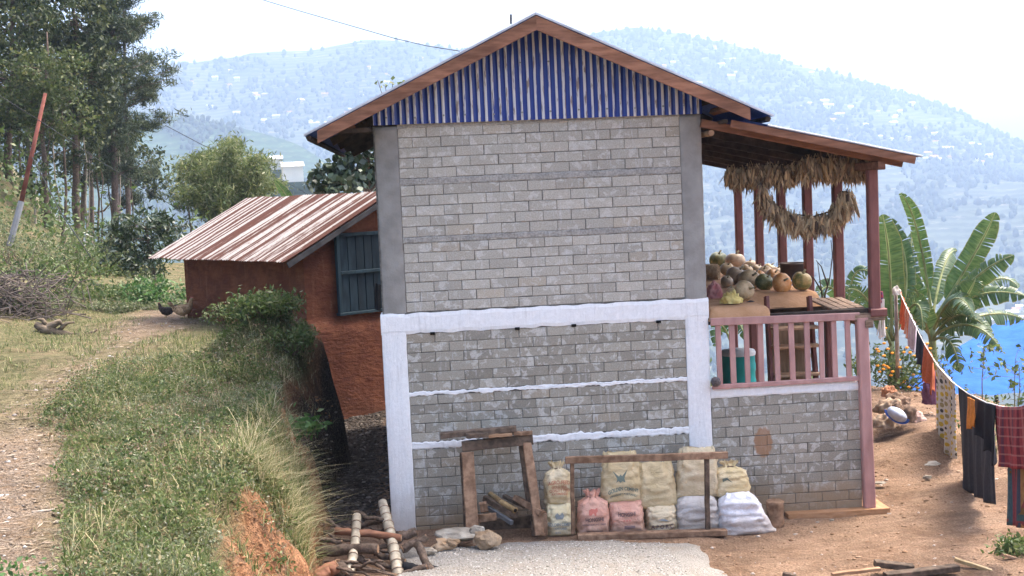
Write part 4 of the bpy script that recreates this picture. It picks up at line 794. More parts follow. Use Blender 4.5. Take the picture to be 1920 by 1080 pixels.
L_ = [((585,1035),(708,1028),-1.35,-1.5,11.5,'thickest dark log with a cut end lying across both bamboo poles'),
 ((628,995),(752,1006),-1.15,-1.25,7.5,'long reddish brown log lying over top of the firewood heap'),
 ((662,962),(727,978),-.9,-1.0,4.5,'thin brown stick at far edge of the firewood heap near the white column'),
 ((668,988),(722,974),-.85,-.9,5.5,'crooked stick at the far edge of the heap crossing behind the bamboo'),
 ((690,1000),(735,990),-.95,-.95,4,'thin grey stick between both bamboo poles'),
 ((668,1048),(742,1064),-1.45,-1.55,6,'brown log beneath the bamboo poles at middle of heap'),
 ((670,1066),(745,1080),-1.6,-1.65,6.5,'brown log under the bamboo poles close to picture bottom'),
 ((700,1038),(760,1052),-1.3,-1.35,6,'short brown log under thickest log beside the second pole'),
 ((655,1022),(745,1026),-1.2,-1.25,5,'slim log hidden behind the thickest dark log'),
 ((784,1022),(812,1082),-1.45,-1.75,8.5,'pale brown peeled log pointing down towards the gravel'),
 ((755,1030),(800,1008),-1.15,-1.1,8,'stubby forked log at the gravel side of the heap'),
 ((725,1018),(780,996),-1.05,-1.0,10,'gnarled dark root stump piled near the white column'),
 ((628,1062),(662,1090),-1.7,-1.85,18,'fat brown log end lowest in the heap beside grass'),
 ((590,1085),(632,1062),-1.9,-1.8,16,'large pale tan log end sticking out from the grass'),
 ((600,1010),(640,1018),-1.2,-1.25,5,'short bent stick at grass side of the heap'),
 ((756,1062),(806,1076),-1.6,-1.65,10,'black charred log at the edge of gravel'),
 ((800,1068),(868,1082),-1.6,-1.7,11,'black charred lump lying on the gravel'),
 ((612,975),(655,1000),-1.0,-1.1,4,'thin twiggy stick entering the heap from the grass'),
 ((745,1080),(800,1062),-1.75,-1.7,7,'dark log crossing under peeled log')]
for k in range(16):
    px0 = random.uniform(600,700); py0 = random.uniform(985,1065); ang = random.gauss(.1,.5); ln = random.uniform(45,110); Yk = float(onz(px0, py0+8, .1).y)
    L_.append(((px0,py0),(px0+ln*math.cos(ang),py0+ln*.35*math.sin(ang)+6),Yk,Yk-.08,random.uniform(1.6,3.6),['thin crooked stick','slender dark stick','spindly twiggy stick','narrow bent stick'][k % 4]+' tangled '+['under the pale bamboo pole nearest the bank','behind the thickest dark log','between the two bamboo poles','at the gravel side of the heap'][k//4]))
m_char = M('charred_wood', (.010,.010,.012), (.03,.03,.033), 8, .9, .6, 20)
for i, a in enumerate(L_): log(*a, mat=m_char if 'charred' in a[5] else (m_wood_red if 'reddish' in a[5] or 'pale tan' in a[5] else None), end='charred' not in a[5] and a[4] > 4)
bamboo((669,968), (655,1075), -.95, -1.75, 8.8, m_bamboo, 'pale bamboo pole with open end nearest the grassy bank', 7); bamboo((717,942), (748,1088), -.7, -1.75, 9.2, m_bamboo, 'pale bamboo pole leaning beside the white column foot', 10, 1.15)
# stones
m_tanst = M('tan_stone', (.26,.17,.095), (.40,.30,.20), 6, .92, .8, 18, bdist=.02)
def stone(px, py, wpx, hpx, Y, label, seed, mat=m_stone):
    p = at(px, py, Y); s = (Y+13.9)/F_PX; bm = bmesh.new(); bmesh.ops.create_icosphere(bm, subdivisions=3, radius=1)
    for v in bm.verts:
        q = v.co.copy(); f = 1+.35*mnoise.noise(q*1.1+V((seed*3,0,0)))+.16*mnoise.cell(q*1.8+V((seed,0,0)))+.06*mnoise.noise(q*5)
        v.co = V((q.x*wpx*s/2, q.y*wpx*s/2*.7, q.z*hpx*s/2))*f+p
    me = bpy.data.meshes.new('rock'); bm.to_mesh(me); bm.free(); link('rock', me, mat, label=label, cat='rock', group='loose stones by the wall')
for a in [(862,1002,90,22,-.75,'long flat pale stone slab lying at wall foot',1),(913,1012,50,34,-.95,'blocky tan stone at end of the flat slab',2,m_tanst),(830,1022,44,22,-1.0,'yellowish stone in front of the flat slab next to firewood',3,m_tanst),(848,1018,26,16,-1.05,'small tan stone leaning on the yellowish stone',4,m_tanst),(806,1034,24,14,-1.15,'little pale stone by the firewood end',5),(893,995,30,20,-.8,'whitish stone on top of the flat slab',6),(690,960+70,20,12,-1.2,'small grey stone amid the firewood',7)]: stone(*a)
# bits of wood along the lower edge of the yard
for a in [((1117,1078),(1212,1072),-2.05,-2.0,9,.08,mwr,'flat brown board poking up at the gravel\'s lower edge'),((1214,1074),(1244,1070),-1.95,-1.95,8,.07,mwd,'small dark board beside the flat brown board on gravel'),((1255,1078),(1285,1074),-2.0,-2.0,8,.08,m_cutwood,'pale tan wood chip at gravel edge'),
          ((1640,1056),(1712,1064),-2.35,-2.4,12,.10,mwd,'dark charred log lying on earth in the yard corner'),((1660,1080),(1795,1064),-2.6,-2.5,12,.10,mwd,'long dark beam lying nearest the yard corner'),((1560,1077),(1650,1066),-2.5,-2.45,6,.05,m_cutwood,'pale bent strip of bark before the dark beam'),
          ((1468,1076),(1492,1082),-2.45,-2.5,9,.05,mwd,'small dark splinter standing in the earth'),((1790,1048),(1880,1078),-2.3,-2.5,7,.05,m_bambootan,'tan stick crossing toward the grass tuft'),((1880,1040),(1920,1052),-2.2,-2.2,5,.05,mwr,'brown stick near the shawl\'s shadow')]: plank('wood_scrap', *a[:7], a[7], 'wood scrap')
for i, (px, py, w_, h_) in enumerate([(1640,846,40,4),(1655,868,36,4),(1738,895,16,8),(1700,850,70,8),(1760,870,60,10),(1650,905,26,4),(1560,975,8,4)]):
    p = onz(px, py, -.1); stone(px, py, w_, h_, p.y, ['flat pale stone on the earth slope beyond porch post','thin stone flake next to porch post on earth','white rounded stone on the bare earth slope','long low stone on earth slope beneath the pile','low brown stone at foot of patterned cloth','small flat stone close to porch footing','tiny white pebble before the footing'][i], 20+i)
# ---------------------------------------------------------------- gravel heap
gxv = np.linspace(-.05, 3.2, 150); gyv = np.linspace(-3.2, -.35, 130); AX, AY = np.meshgrid(gxv, gyv)
edge = np.minimum(np.minimum(AX-.05+.25*fbm(AX, AY, 2, 3, 71), 3.0-AX+.5*(AY+.6)*-.25+.3*fbm(AX, AY, 2, 3, 72)), -.60-AY-.10*np.abs(AX-1.0)-.12*np.maximum(0,AX-1.6)+.1*fbm(AX, AY, 2.5, 3, 73))
AZ = hgt(AX, AY)+np.where(edge > 0, .08*(1-np.exp(-np.maximum(edge,0)*2.0)), np.maximum(edge*.35, -.06))+.012*fbm(AX, AY, 4, 3, 74)
q = np.arange(AX.size).reshape(AX.shape); grav = link('gravel', npmesh('gravel', np.stack([AX,AY,AZ],-1).reshape(-1,3), np.stack([q[:-1,:-1],q[:-1,1:],q[1:,1:],q[1:,:-1]],-1).reshape(-1,4), True), None, kind='stuff', label='pale grey heap of sand and gravel before the stand')
t = NT('grey_gravel'); pp = t.pos(); vo = t.new('ShaderNodeTexVoronoi'); t.put(vo.inputs['Vector'], pp); vo.inputs['Scale'].default_value = 55
c = t.mix(t.ramp(t.noise(pp, 60, 5), .35, .65), (.27,.245,.21), (.39,.36,.315)); c = t.mix(t.ramp(t.noise(pp, 3, 4), .5, .7, 0., .4), c, (.30,.235,.17)); t.bump(t.math('ADD', t.noise(pp, 80, 5), vo.outputs['Distance']), .9, .02); grav.data.materials.append(t.out(c, .97, 0, .15))
def pebbles(name, n, fx, zf, smin, smax, mat, label):
    x, y = fx(n); n = len(x); s = rng.uniform(smin, smax, n)*rng.uniform(.5, 1.2, n); pe = 1+rng.uniform(-.35,.35,(n,len(bv_),1)); s3 = np.stack([s*rng.uniform(.8,1.6,n), s, s*.6], -1)
    v = bv_[None]*pe*s3[:,None]+np.stack([x,y,zf(x,y)+s*.15],-1)[:,None]; f = bf[None]+(np.arange(n)*len(bv_))[:,None,None]; link(name, npmesh(name, v.reshape(-1,3), f.reshape(-1,3)), mat, kind='stuff', label=label)
bv_ = blob_mesh()[0]; m_peb3 = leafmat('gravel_stone', (.30,.26,.21), (.46,.42,.36), (.60,.57,.52), 0., .95, .1); m_peb = leafmat('pebble_stone', (.24,.21,.18), (.46,.43,.39), (.58,.56,.53), 0., .95, .1)
def zgr(x, y):
    i = np.clip((x+.05)/3.25*149, 0, 148.9).astype(int); j = np.clip((y+3.2)/2.85*129, 0, 128.9).astype(int); return AZ[j, i]
pebbles('gravel_stones', 7000, lambda n: (rng.uniform(.1,2.8,n), rng.uniform(-3,-.75,n)), zgr, .0035, .010, m_peb3, 'loose grey gravel stones on the sand heap')
m_peb2 = leafmat('earth_clod', (.20,.11,.06), (.38,.25,.16), (.5,.42,.35), 0., .95, .1)
pebbles('earth_clods', 2200, lambda n: (rng.uniform(2.5,9.5,n), rng.uniform(-3.5,6.5,n)), hgt, .006, .022, m_peb2, 'small stones and clods on the bare earth')
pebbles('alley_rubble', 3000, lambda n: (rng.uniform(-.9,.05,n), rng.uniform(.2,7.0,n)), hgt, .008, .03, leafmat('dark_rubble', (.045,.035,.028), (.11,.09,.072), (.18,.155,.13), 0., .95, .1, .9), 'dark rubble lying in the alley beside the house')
# ---------------------------------------------------------------- clothes line
m_rope = M('line_cord', (.55,.52,.47), (.68,.65,.6), 9, .8, .1)
rope_px = [(1686,545,6.2),(1700,577,5.6),(1716,610,4.9),(1735,648,3.9),(1758,686,2.7),(1785,716,1.5),(1815,738,.4),(1850,755,-.9),(1885,764,-2.1),(1920,764,-3.1),(1960,752,-4.2)]
RP = [at(*q) for q in rope_px]; RX = np.array([q[0] for q in rope_px]); RA = np.array([q[:] for q in RP])
def rope_at(px): return V([float(np.interp(px, RX, RA[:, i])) for i in range(3)])
pb = onz(1684, 735, -.02)
t = thing('clothes_line', pb, 'sagging clothes line tied to a thin grey pole by the banana plants', 'clothes line')
ob('cord', MB().tube(RP, .007, 6), m_rope, t, True)
ob('pole', MB().tube([(pb.x,pb.y,h1(pb.x,pb.y)-.1), at(1682,640,6.15), at(1679,545,6.2)], [.035,.032,.028], 8), m_barkpale, t, True)
ob('support_pole', MB().tube([V((RP[-1].x+.02,RP[-1].y,h1(RP[-1].x,RP[-1].y)-.1)), RP[-1]+V((.0,0,.15))], .03, 8), m_barkpale, t, True)
def cloth_mat(name, fn, rough=.9):
    t = NT(name); uv = t.new('ShaderNodeTexCoord').outputs['UV']; c = fn(t, uv); c = t.val(c, t.ramp(t.noise(t.pos(), 30, 4), .3, .7, .85, 1.12)); t.bump(t.noise(uv, 200), .2, .005); return t.out(c, rough, 0, .15)
def plain(a, b, s=4): return lambda t, uv: t.mix(t.noise(uv, s), a, b)
def stripes(cols, n, axis=0, warp=0.):
    def fn(t, uv):
        x = t.xyz(uv)[axis]; f = t.math('FRACT', t.math('MULTIPLY', x, n)); cr = t.new('ShaderNodeValToRGB'); cr.color_ramp.interpolation = 'CONSTANT'; el = cr.color_ramp.elements
        for i, c in enumerate(cols):
            e_ = el[i] if i < 2 else el.new(i/len(cols)); e_.position = i/len(cols); e_.color = (*c, 1)
        t.put(cr.inputs[0], f); return cr.outputs[0]
    return fn
def plaid(t, uv):
    a = stripes([(.22,.035,.04),(.30,.05,.055),(.13,.02,.03),(.25,.04,.045),(.33,.10,.09),(.20,.03,.035),(.10,.03,.05)], 4, 0)(t, uv); x, y, _ = t.xyz(uv)
    f = t.ramp(t.math('SINE', t.math('MULTIPLY', y, 42.)), .75, .9, 0., .6); return t.mix(f, a, (.36,.17,.15))
def florals(t, uv):
    v = t.new('ShaderNodeTexVoronoi'); sc_ = t.scale(uv, (7,14,1)); t.put(v.inputs['Vector'], sc_); v.inputs['Scale'].default_value = 1.; v.inputs['Randomness'].default_value = .35
    h_ = t.math('FRACT', t.math('MULTIPLY', t.xyz(v.outputs['Color'])[0], 3.)); c = t.mix(t.math('GREATER_THAN', h_, .6), (.62,.44,.06), (.07,.07,.06)); c = t.mix(t.math('GREATER_THAN', h_, .86), c, (.35,.30,.15))
    return t.mix(t.ramp(v.outputs['Distance'], .36, .42), c, (.66,.63,.56))
def weave(t, uv):
    a = stripes([(.05,.10,.12),(.20,.05,.06),(.07,.05,.05),(.16,.09,.05),(.24,.05,.06),(.05,.06,.09),(.30,.16,.06),(.15,.03,.04)], 2, 0)(t, uv)
    b = stripes([(.16,.09,.03),(.05,.09,.09),(.20,.05,.05)], 6, 1)(t, uv); return t.mix(t.math('GREATER_THAN', t.noise(t.scale(uv,(8,5,1)), 1., 1), .6), a, b)
def hung(name, x0, x1, yb0, yb1, mat, label, cat, amp=.03, waves=3, off=0., rag=0., nu=40, nv=24, gather=1., front=0., group='washing on the line'):
    a = rope_at(x0); b = rope_at(x1); s = lambda q: (q.y+13.9)/F_PX
    za = at(x0, yb0, a.y).z; zb = at(x1, yb1, b.y).z; d = (b-a); d.z = 0; d.normalize(); n = V((d.y,-d.x,0)); sd = random.random()*50; vs, uv = [], []
    for j in range(nv+1):
        for i in range(nu+1):
            u, v = i/nu, j/nv; top = a+(b-a)*u; top = rope_at(x0+(x1-x0)*u); bot = za+(zb-za)*u+rag*nz(u*5, sd); um = .5+(u-.5)*(1-(1-gather)*v)
            base = rope_at(x0+(x1-x0)*um); z = (top.z+.006)+(bot-top.z)*v
            w_ = amp*(.15+.85*v)*(math.sin(u*waves*2*math.pi+sd+.6*nz(v*2,sd))+.5*nz(u*7, v*2, sd)); vs.append(tuple(V((base.x, base.y, z))+n*(w_+front-.014)+d*.01*nz(v*3, sd, u))); uv.append((u, v))
    mb = MB(); k = nu+1; mb.add(vs, [(j*k+i, j*k+i+1, (j+1)*k+i+1, (j+1)*k+i) for j in range(nv) for i in range(nu)])
    me = mb.mesh(name, True); ul = me.uv_layers.new(name='uv')
    for l in me.loops: ul.data[l.index].uv = uv[l.vertex_index]
    o = link(name, me, mat, label=label, cat=cat, group=group); so = o.modifiers.new('thickness', 'SOLIDIFY'); so.thickness = .006; return o
hung('scarf', 1687, 1697, 600, 622, cloth_mat('orange_red_cloth', plain((.62,.10,.035), (.70,.17,.06))), 'bright orange red scarf at the pole end of the line', 'scarf', .055, 2)
hung('scarf', 1697, 1704, 622, 640, cloth_mat('peach_cloth', stripes([(.6,.22,.12),(.62,.45,.38)], 4)), 'peach striped scarf next to the orange red one', 'scarf', .055, 2)
hung('towel', 1705, 1717, 650, 662, cloth_mat('mauve_stripe', stripes([(.50,.40,.44),(.60,.55,.57),(.42,.30,.36)], 4)), 'pale mauve striped towel between orange scarf and navy cloth', 'towel', .05, 2)
hung('trousers', 1718, 1731, 672, 700, cloth_mat('navy_cloth', plain((.02,.025,.04), (.035,.04,.06))), 'dark navy trousers folded on the line', 'trousers', .05, 2, rag=.05)
hung('shirt', 1733, 1750, 712, 740, cloth_mat('rust_cloth', plain((.45,.11,.045), (.52,.16,.07))), 'rusty orange shirt beside the flowered cloth', 'shirt', .06, 2, rag=.08)
hung('curtain', 1752, 1788, 842, 862, cloth_mat('flowered_cloth', florals), 'white cloth with yellow and black flowers hanging in folds', 'cloth', .035, 3)
hung('bedsheet', 1795, 1858, 915, 952, cloth_mat('charcoal_cloth', stripes([(.045,.045,.05),(.05,.05,.055),(.07,.07,.075),(.045,.045,.052)], 10)), 'large charcoal grey sheet hanging nearly to the ground', 'sheet', .035, 3, gather=.9)
hung('scarf', 1830, 1843, 806, 798, cloth_mat('orange_cloth', plain((.60,.20,.03), (.66,.27,.06))), 'small orange rag in front of the charcoal sheet', 'cloth', .02, 2, front=.09, rag=.05)
hung('shirt', 1842, 1876, 812, 890, cloth_mat('black_cloth', plain((.010,.010,.013), (.022,.022,.027))), 'black long-sleeved shirt between charcoal sheet and red shawl', 'shirt', .045, 2, front=.05, rag=.12)
hung('shawl', 1873, 1950, 872, 884, cloth_mat('red_plaid', plaid), 'dark red checked shawl folded over the line', 'shawl', .035, 3, front=.05)
hung('shawl', 1889, 1950, 986, 1000, cloth_mat('woven_stripe', weave), 'multicoloured striped woven blanket hanging below the red shawl', 'blanket', .03, 3, front=.0)
# hank of cord at the porch post and cloth by the pole
p = at(1652, 560, .15); t = thing('cord_hank', p, 'pale hank of cords hanging beside the outer porch post', 'cord')
mb = MB()
for k in range(14): q = p+V((random.gauss(0,.02), random.gauss(0,.02), random.gauss(0,.01))); mb.tube([q, q+V((random.gauss(0,.008),0,-.2)), q+V((random.gauss(0,.015),0,-.38-.1*random.random()))], .007, 5)
ob('strands', mb, m_rope, t); ob('loop', MB().tube([p+V((.0,0,.08)), p+V((.012,0,.03)), p+V((0,0,-.05))], .018, 8), M('cord_wrap', (.05,.06,.16), (.45,.06,.05), 30), t)
p = at(1681, 548, 6.1); cloth_heap('cloth_knot', 1681, 552, 16, 14, M('cream_rag', (.5,.42,.33), (.62,.54,.45), 12), 'cream rag knotted at the top of the clothes pole', 'rag', 5, Y=6.1)
# pile behind
def pile_at(px, py, **k): p = onz(px, py, .12); return p
m_tanrag = M('tan_rag', (.30,.20,.13), (.45,.34,.24), 14, .95, .4, 40); m_dkrag = M('brown_rag', (.14,.09,.06), (.30,.2,.14), 14, .95, .4, 40)
for i, (px, py, w_, h_, m, lab) in enumerate([(1660,795,50,22,m_tanrag,'tan ragged sack at base of the rubbish pile beyond porch'),(1690,783,56,30,m_dkrag,'brown crumpled sack in middle of the rubbish pile'),(1668,768,54,24,m_tanrag,'folded tan sacking on the rubbish pile'),(1680,752,50,20,m_dkrag,'dark folded sacking near top of the rubbish pile'),(1668,738,28,18,M('orange_brown_rag',(.42,.18,.09),(.5,.26,.15),14),'orange brown rag topping the rubbish pile'),(1715,785,36,18,M('pinkish_rag',(.45,.28,.22),(.55,.4,.33),14),'pinkish rag at the outer side of rubbish pile'),(1735,792,34,14,m_tanrag,'low tan rag trailing off the rubbish pile'),(1748,752,34,60,M('mauve_rag',(.14,.06,.11),(.22,.11,.17),14),'mauve cloth heap behind the flowered cloth'),(1650,790,44,6,M('green_rag',(.30,.50,.33),(.42,.6,.45),14),'flat mint green cloth on the earth by the pile')]):
    cloth_heap('rag', px, py+4, w_, h_, m, lab, 'rag', 20+i, Y=float(onz(px, min(800, 790), .08).y)+.35*(i-4)*.5)
p = at(1682, 790, 3.05); t = thing('cap', p, 'blue and white cap leaning on the rubbish pile', 'cap')
def capf(u, v):
    a = 2*math.pi*u; r = v; q = at(1682+19*r*math.cos(a)*(1), 777+13*r*math.sin(a)+7*r*math.cos(a), 3.05); return q+V((0,-.09*(1-r*r),0))
mb = MB(); mb.grid(capf, 24, 6); ob('crown', mb, M('white_blue_fabric', (.45,.5,.62), (.6,.64,.72), 9), t, True)
def brimf(u, v):
    a = math.pi*(.02+1.0*u); r = 1+.25*v; q = at(1682+19*r*math.cos(a), 777+13*r*math.sin(a)+7*r*math.cos(a), 3.03); return q
mb = MB(); mb.grid(brimf, 20, 2); ob('brim', mb, M('blue_fabric', (.05,.12,.45), (.07,.16,.52), 9), t, True)
# ---------------------------------------------------------------- blue tarp shed
a = at(1636, 752, 10.5); b = at(1872, 604, 15.5); dx = V((9,-1.2,.25)); t = thing('tarp_shed', (b.x, b.y, a.z-1.5), 'low shed roofed with bright blue tarpaulin below the yard', 'shed')
mb = MB(); mb.grid(lambda u, v: a+(b-a)*v+dx*u+V((0,0,.05*nz(u*9,v*5,2)+.03*math.sin(u*34+2*nz(u*5,v*3,1))*(.4+.6*v)+.05*nz(u*22,v*6,5))), 60, 30); ob('tarpaulin', mb, M('blue_tarpaulin', (.02,.085,.31), (.03,.11,.38), 4, .8, .5, 9, spec=.08, vary=.1), t, True)
for u in (0,.33,.66,1):
    for v in (.03,.97): q = a+(b-a)*v+dx*u; ob('post', MB().tube([(q.x,q.y,h1(q.x,q.y)-.3), (q.x,q.y,q.z-.02)], .05, 8), m_wood_dark, t)
q = at(1737,716,8.5); 
# ---------------------------------------------------------------- utility pole, wires
a = at(22, 445, 17); b = at(40, 378, 17.2); c = at(85, 175, 17.6)
t = thing('utility_pole', (a.x, a.y, h1(a.x, a.y)), 'leaning rusty red pole with a grey concrete foot among the trees', 'pole')
a2 = a+(a-b)*.25; ob('foot', MB().tube([a2, b], .075, 8), M('pale_concrete', (.17,.17,.17), (.25,.25,.25), 4), t); ob('shaft', MB().tube([b, c], [.058,.042], 10), M('rusty_pole', (.16,.05,.035), (.24,.085,.06), 5), t, True)
m_wire = M('black_wire', (.02,.02,.02), (.04,.04,.04), 5, .7, 0)
def wire(pts, label, r=.008):
    P3 = [at(*q) for q in pts]; out = []
    for i in range(len(P3)-1):
        for k in range(8): u = k/8; out.append(P3[i]+(P3[i+1]-P3[i])*u)
    ob('overhead_wire', MB().tube(out+[P3[-1]], r, 5), m_wire, None, label=label, cat='wire')
wire([(480,-4,3.2),(560,20,2.6),(650,46,1.9),(740,72,1.3),(800,86,.9),(862,96,.5)], 'thin cable running down to the blue roof', .0045)
wire([(58,290,17.4),(115,400,16),(170,482,15)], 'pale stay wire slanting down from the rusty pole', .012)
wire([(0,180,17),(80,230,17.4),(200,310,26),(330,390,30)], 'dark wire passing through the trees from the rusty pole', .01)
wire([(310,235,40),(380,272,42),(500,320,46),(590,372,50)], 'dark wire crossing the valley behind bamboo clump', .014)
# ---------------------------------------------------------------- foliage helpers
def leaf_cloud(name, cen, nrm_bias, size, mat, parent=None, aspect=.45, droop=.25, **k):    # diamond leaves at the given centres
    cen = np.asarray(cen); n = len(cen); d = rng.normal(size=(n,3)); d[:,2] -= droop; d += nrm_bias; d /= np.linalg.norm(d, axis=1)[:,None]
    r = rng.normal(size=(n,3)); r -= (r*d).sum(1)[:,None]*d; r /= np.linalg.norm(r, axis=1)[:,None]; s = (size*rng.uniform(.6,1.3,n))[:,None]; u = np.cross(d, r)
    v = np.stack([cen-d*s*.5, cen+r*s*aspect*.5+u*s*.07, cen+d*s*.5, cen-r*s*aspect*.5+u*s*.07], 1); q = np.arange(n*4).reshape(n,4)
    return link(name, npmesh(name, v.reshape(-1,3), q), mat, parent, **k)
def limb_pts(a, b, n=5, w_=.12):
    a = V(a); b = V(b); L = (b-a).length; s = random.random()*99; return [a+(b-a)*i/n+V((nz(i*.6,s),nz(i*.6,s,4),nz(i*.6,s,8)))*L*w_*math.sin(math.pi*i/n) for i in range(n+1)]
def tree(name, base, top, trunk_r, blobs, leaf, mat, bark, label, cat='tree', aspect=.5, per=26, fill=1., droop=.25, clump=.32, group=None):
    base = V(base); top = V(top); t = thing(name, base, label, cat, group); mb = MB(); tp = limb_pts(base-V((0,0,.4)), top, 8, .04); mb.tube(tp, [trunk_r*(1-.75*i/8) for i in range(9)], 8); cs = []
    for c, r, n in blobs:
        c = V(c); k = min(range(2, 9), key=lambda i: (tp[i]-c+V((0,0,.25*r[2]))).length+(8 if tp[i].z > c.z else 0)); mb.tube(limb_pts(tp[k], c, 4), [trunk_r*.4,trunk_r*.33,trunk_r*.27,trunk_r*.2,trunk_r*.1], 5)
        for _ in range(int(n*fill)):
            d = V((random.gauss(0,1),random.gauss(0,1),random.gauss(0,1))).normalized(); q = c+V((d.x*r[0],d.y*r[1],d.z*r[2]))*random.uniform(.45,1.05)
            if random.random() < .25: mb.tube([c+(q-c)*.2, q], [trunk_r*.12,trunk_r*.04], 4)
            s = (r[0]+r[1]+r[2])/3*clump*random.uniform(.6,1.3); cs.append(np.array(q[:])+rng.normal(size=(per,3))*s*np.array([.55,.55,.38]))
    ob('trunk', mb, bark, t, True); leaf_cloud('crown', np.concatenate(cs), np.zeros(3), leaf, mat, t, aspect, droop); return t
m_lfdark = leafmat('dark_broadleaf', (.022,.036,.014), (.065,.085,.028), (.12,.13,.045), .3); m_lfmid = leafmat('mid_broadleaf', (.045,.07,.02), (.11,.135,.04), (.16,.16,.06), .35)
m_lfyel = leafmat('yellow_green_leaf', (.10,.15,.035), (.20,.24,.075), (.26,.27,.12), .45); m_needle = leafmat('pine_needle', (.035,.055,.028), (.085,.11,.05), (.13,.14,.07), .25)
m_fig = leafmat('fig_leaf', (.025,.045,.02), (.06,.09,.04), (.16,.20,.15), .2, .35, .5); m_mango = leafmat('mango_leaf', (.02,.04,.014), (.06,.085,.03), (.20,.23,.17), .2, .35, .5)
m_bush = leafmat('bush_leaf', (.05,.09,.025), (.12,.16,.045), (.20,.22,.10), .4); m_shrub = leafmat('bright_shrub_leaf', (.05,.12,.03), (.10,.19,.05), (.2,.25,.12), .4)
def B(px, py, Y, rx, rz, n=60, ry=None): return (at(px, py, Y), (rx, ry or rx, rz), n)
def gb(px, Y): x = at(px, 450, Y).x; return (x, Y, h1(x, Y))
tree('broadleaf_tree', gb(25, 34), at(30, -120, 34), .16, [B(-10,40,34,2.2,1.9,80), B(40,-20,35,2.0,1.8,70), B(20,150,33,1.9,1.6,70), B(-30,215,33,1.2,.9,30)], .2, m_lfdark, m_bark, 'dark bushy broadleaf tree at the hillside edge behind the leaning pole', per=34, fill=1.25, clump=.24)
tree('broadleaf_tree', gb(85, 31), at(88, 60, 31), .11, [B(85,130,31,1.3,1.2,55), B(110,215,31,1.1,1.0,40), B(55,190,31,1.0,.9,35)], .15, m_lfmid, m_bark, 'lighter yellow green tree in front of the dark hillside trees', per=34, fill=1.2, clump=.24)
tree('broadleaf_tree', gb(140, 38), at(135, -150, 38), .15, [B(130,30,38,1.9,1.8,75), B(150,-60,39,1.9,1.7,60), B(160,150,38,1.7,1.6,65), B(110,100,39,1.6,1.5,50), B(150,230,38,1.2,.8,28)], .21, m_lfdark, m_bark, 'tall dark leafy tree between lighter tree and the pine', per=34, fill=1.25, clump=.24)
tree('broadleaf_tree', gb(60, 56), at(60, 60, 56), .16, [B(20,140,56,2.6,2.0,70), B(90,190,57,2.4,1.8,60), B(40,260,56,2.2,1.4,45), B(130,280,57,2.0,1.3,40)], .26, m_lfdark, m_bark, 'dark tree filling the gap deep behind the leaning pole', per=30, clump=.26)
tree('broadleaf_tree', gb(150, 60), at(150, 80, 60), .16, [B(150,160,60,2.4,1.9,60), B(190,240,60,2.2,1.6,50), B(240,300,60,2.0,1.4,44), B(160,320,60,2.0,1.1,34), B(285,345,60,1.4,.9,26)], .26, m_lfdark, m_bark, 'dark tree filling the gap deep behind the pines', per=30, clump=.26)
def pine(px, Y, ytop, label, levels, tr, lean=0, fill=1.):
    bs = gb(px, Y); b = V(bs); tp = at(px+lean, ytop, Y); t = thing('pine_tree', b, label, 'pine tree', 'pines on the hillside'); mb = MB(); tl = limb_pts(b-V((0,0,.4)), tp, 10, .015); mb.tube(tl, [tr*(1-.7*i/10) for i in range(11)], 9); cs = []
    for py, ext_l, ext_r, n in levels:
        c = at(px+lean*.5, py, Y)
        for k in range(max(3, int(n*.72))):
            a = random.uniform(0, 6.28); ex = (ext_r*1.12 if math.cos(a) > 0 else ext_l)*(Y+13.9)/F_PX*random.uniform(.55,1.05); ex = ex*(.55+.45*abs(math.cos(a))); e_ = c+V((math.cos(a)*ex, math.sin(a)*ex*.8, ex*.22+random.gauss(0,.12))); s_ = V((c.x,c.y,c.z-ex*.18))
            lp = limb_pts(s_, e_, 5, .08); mb.tube(lp, [tr*.22,tr*.18,tr*.14,tr*.1,tr*.07,tr*.04], 5)
            for q in range(int(9*fill)):
                f = random.uniform(.4,1.05); pq = s_+(e_-s_)*f+V((random.gauss(0,.28),random.gauss(0,.28),random.gauss(.1,.17))); cs.append(np.array(pq[:])+rng.normal(size=(44,3))*np.array([.17,.17,.11]))
    ob('trunk', mb, m_barkp, t, True); leaf_cloud('needle_crown', np.concatenate(cs), np.array([0,0,.2]), .30, m_needle, t, .14, -.2)
m_barkp = M('pine_bark', (.10,.072,.058), (.20,.15,.125), 8, .95, .6, 22, (3,3,1.2), bdist=.02)
pine(208, 44, -60, 'tallest pine with a straight bare trunk in front of the wood', [(-20,60,75,9),(20,50,80,9),(60,45,90,9),(95,40,100,9),(130,40,108,9),(165,40,112,9),(205,40,108,8),(240,35,100,7),(280,35,95,6),(320,25,85,5)], .21)
pine(232, 50, 20, 'pine half hidden behind the tallest pine, its crown reaching lower', [(60,60,60,8),(130,60,75,9),(190,50,85,9),(240,50,80,9),(290,40,80,8),(340,40,80,6),(380,45,85,5)], .17)
pine(168, 52, -40, 'thin pine standing behind the dark leafy tree', [(0,70,50,7),(80,60,50,7),(160,60,40,6),(240,50,40,5)], .15)
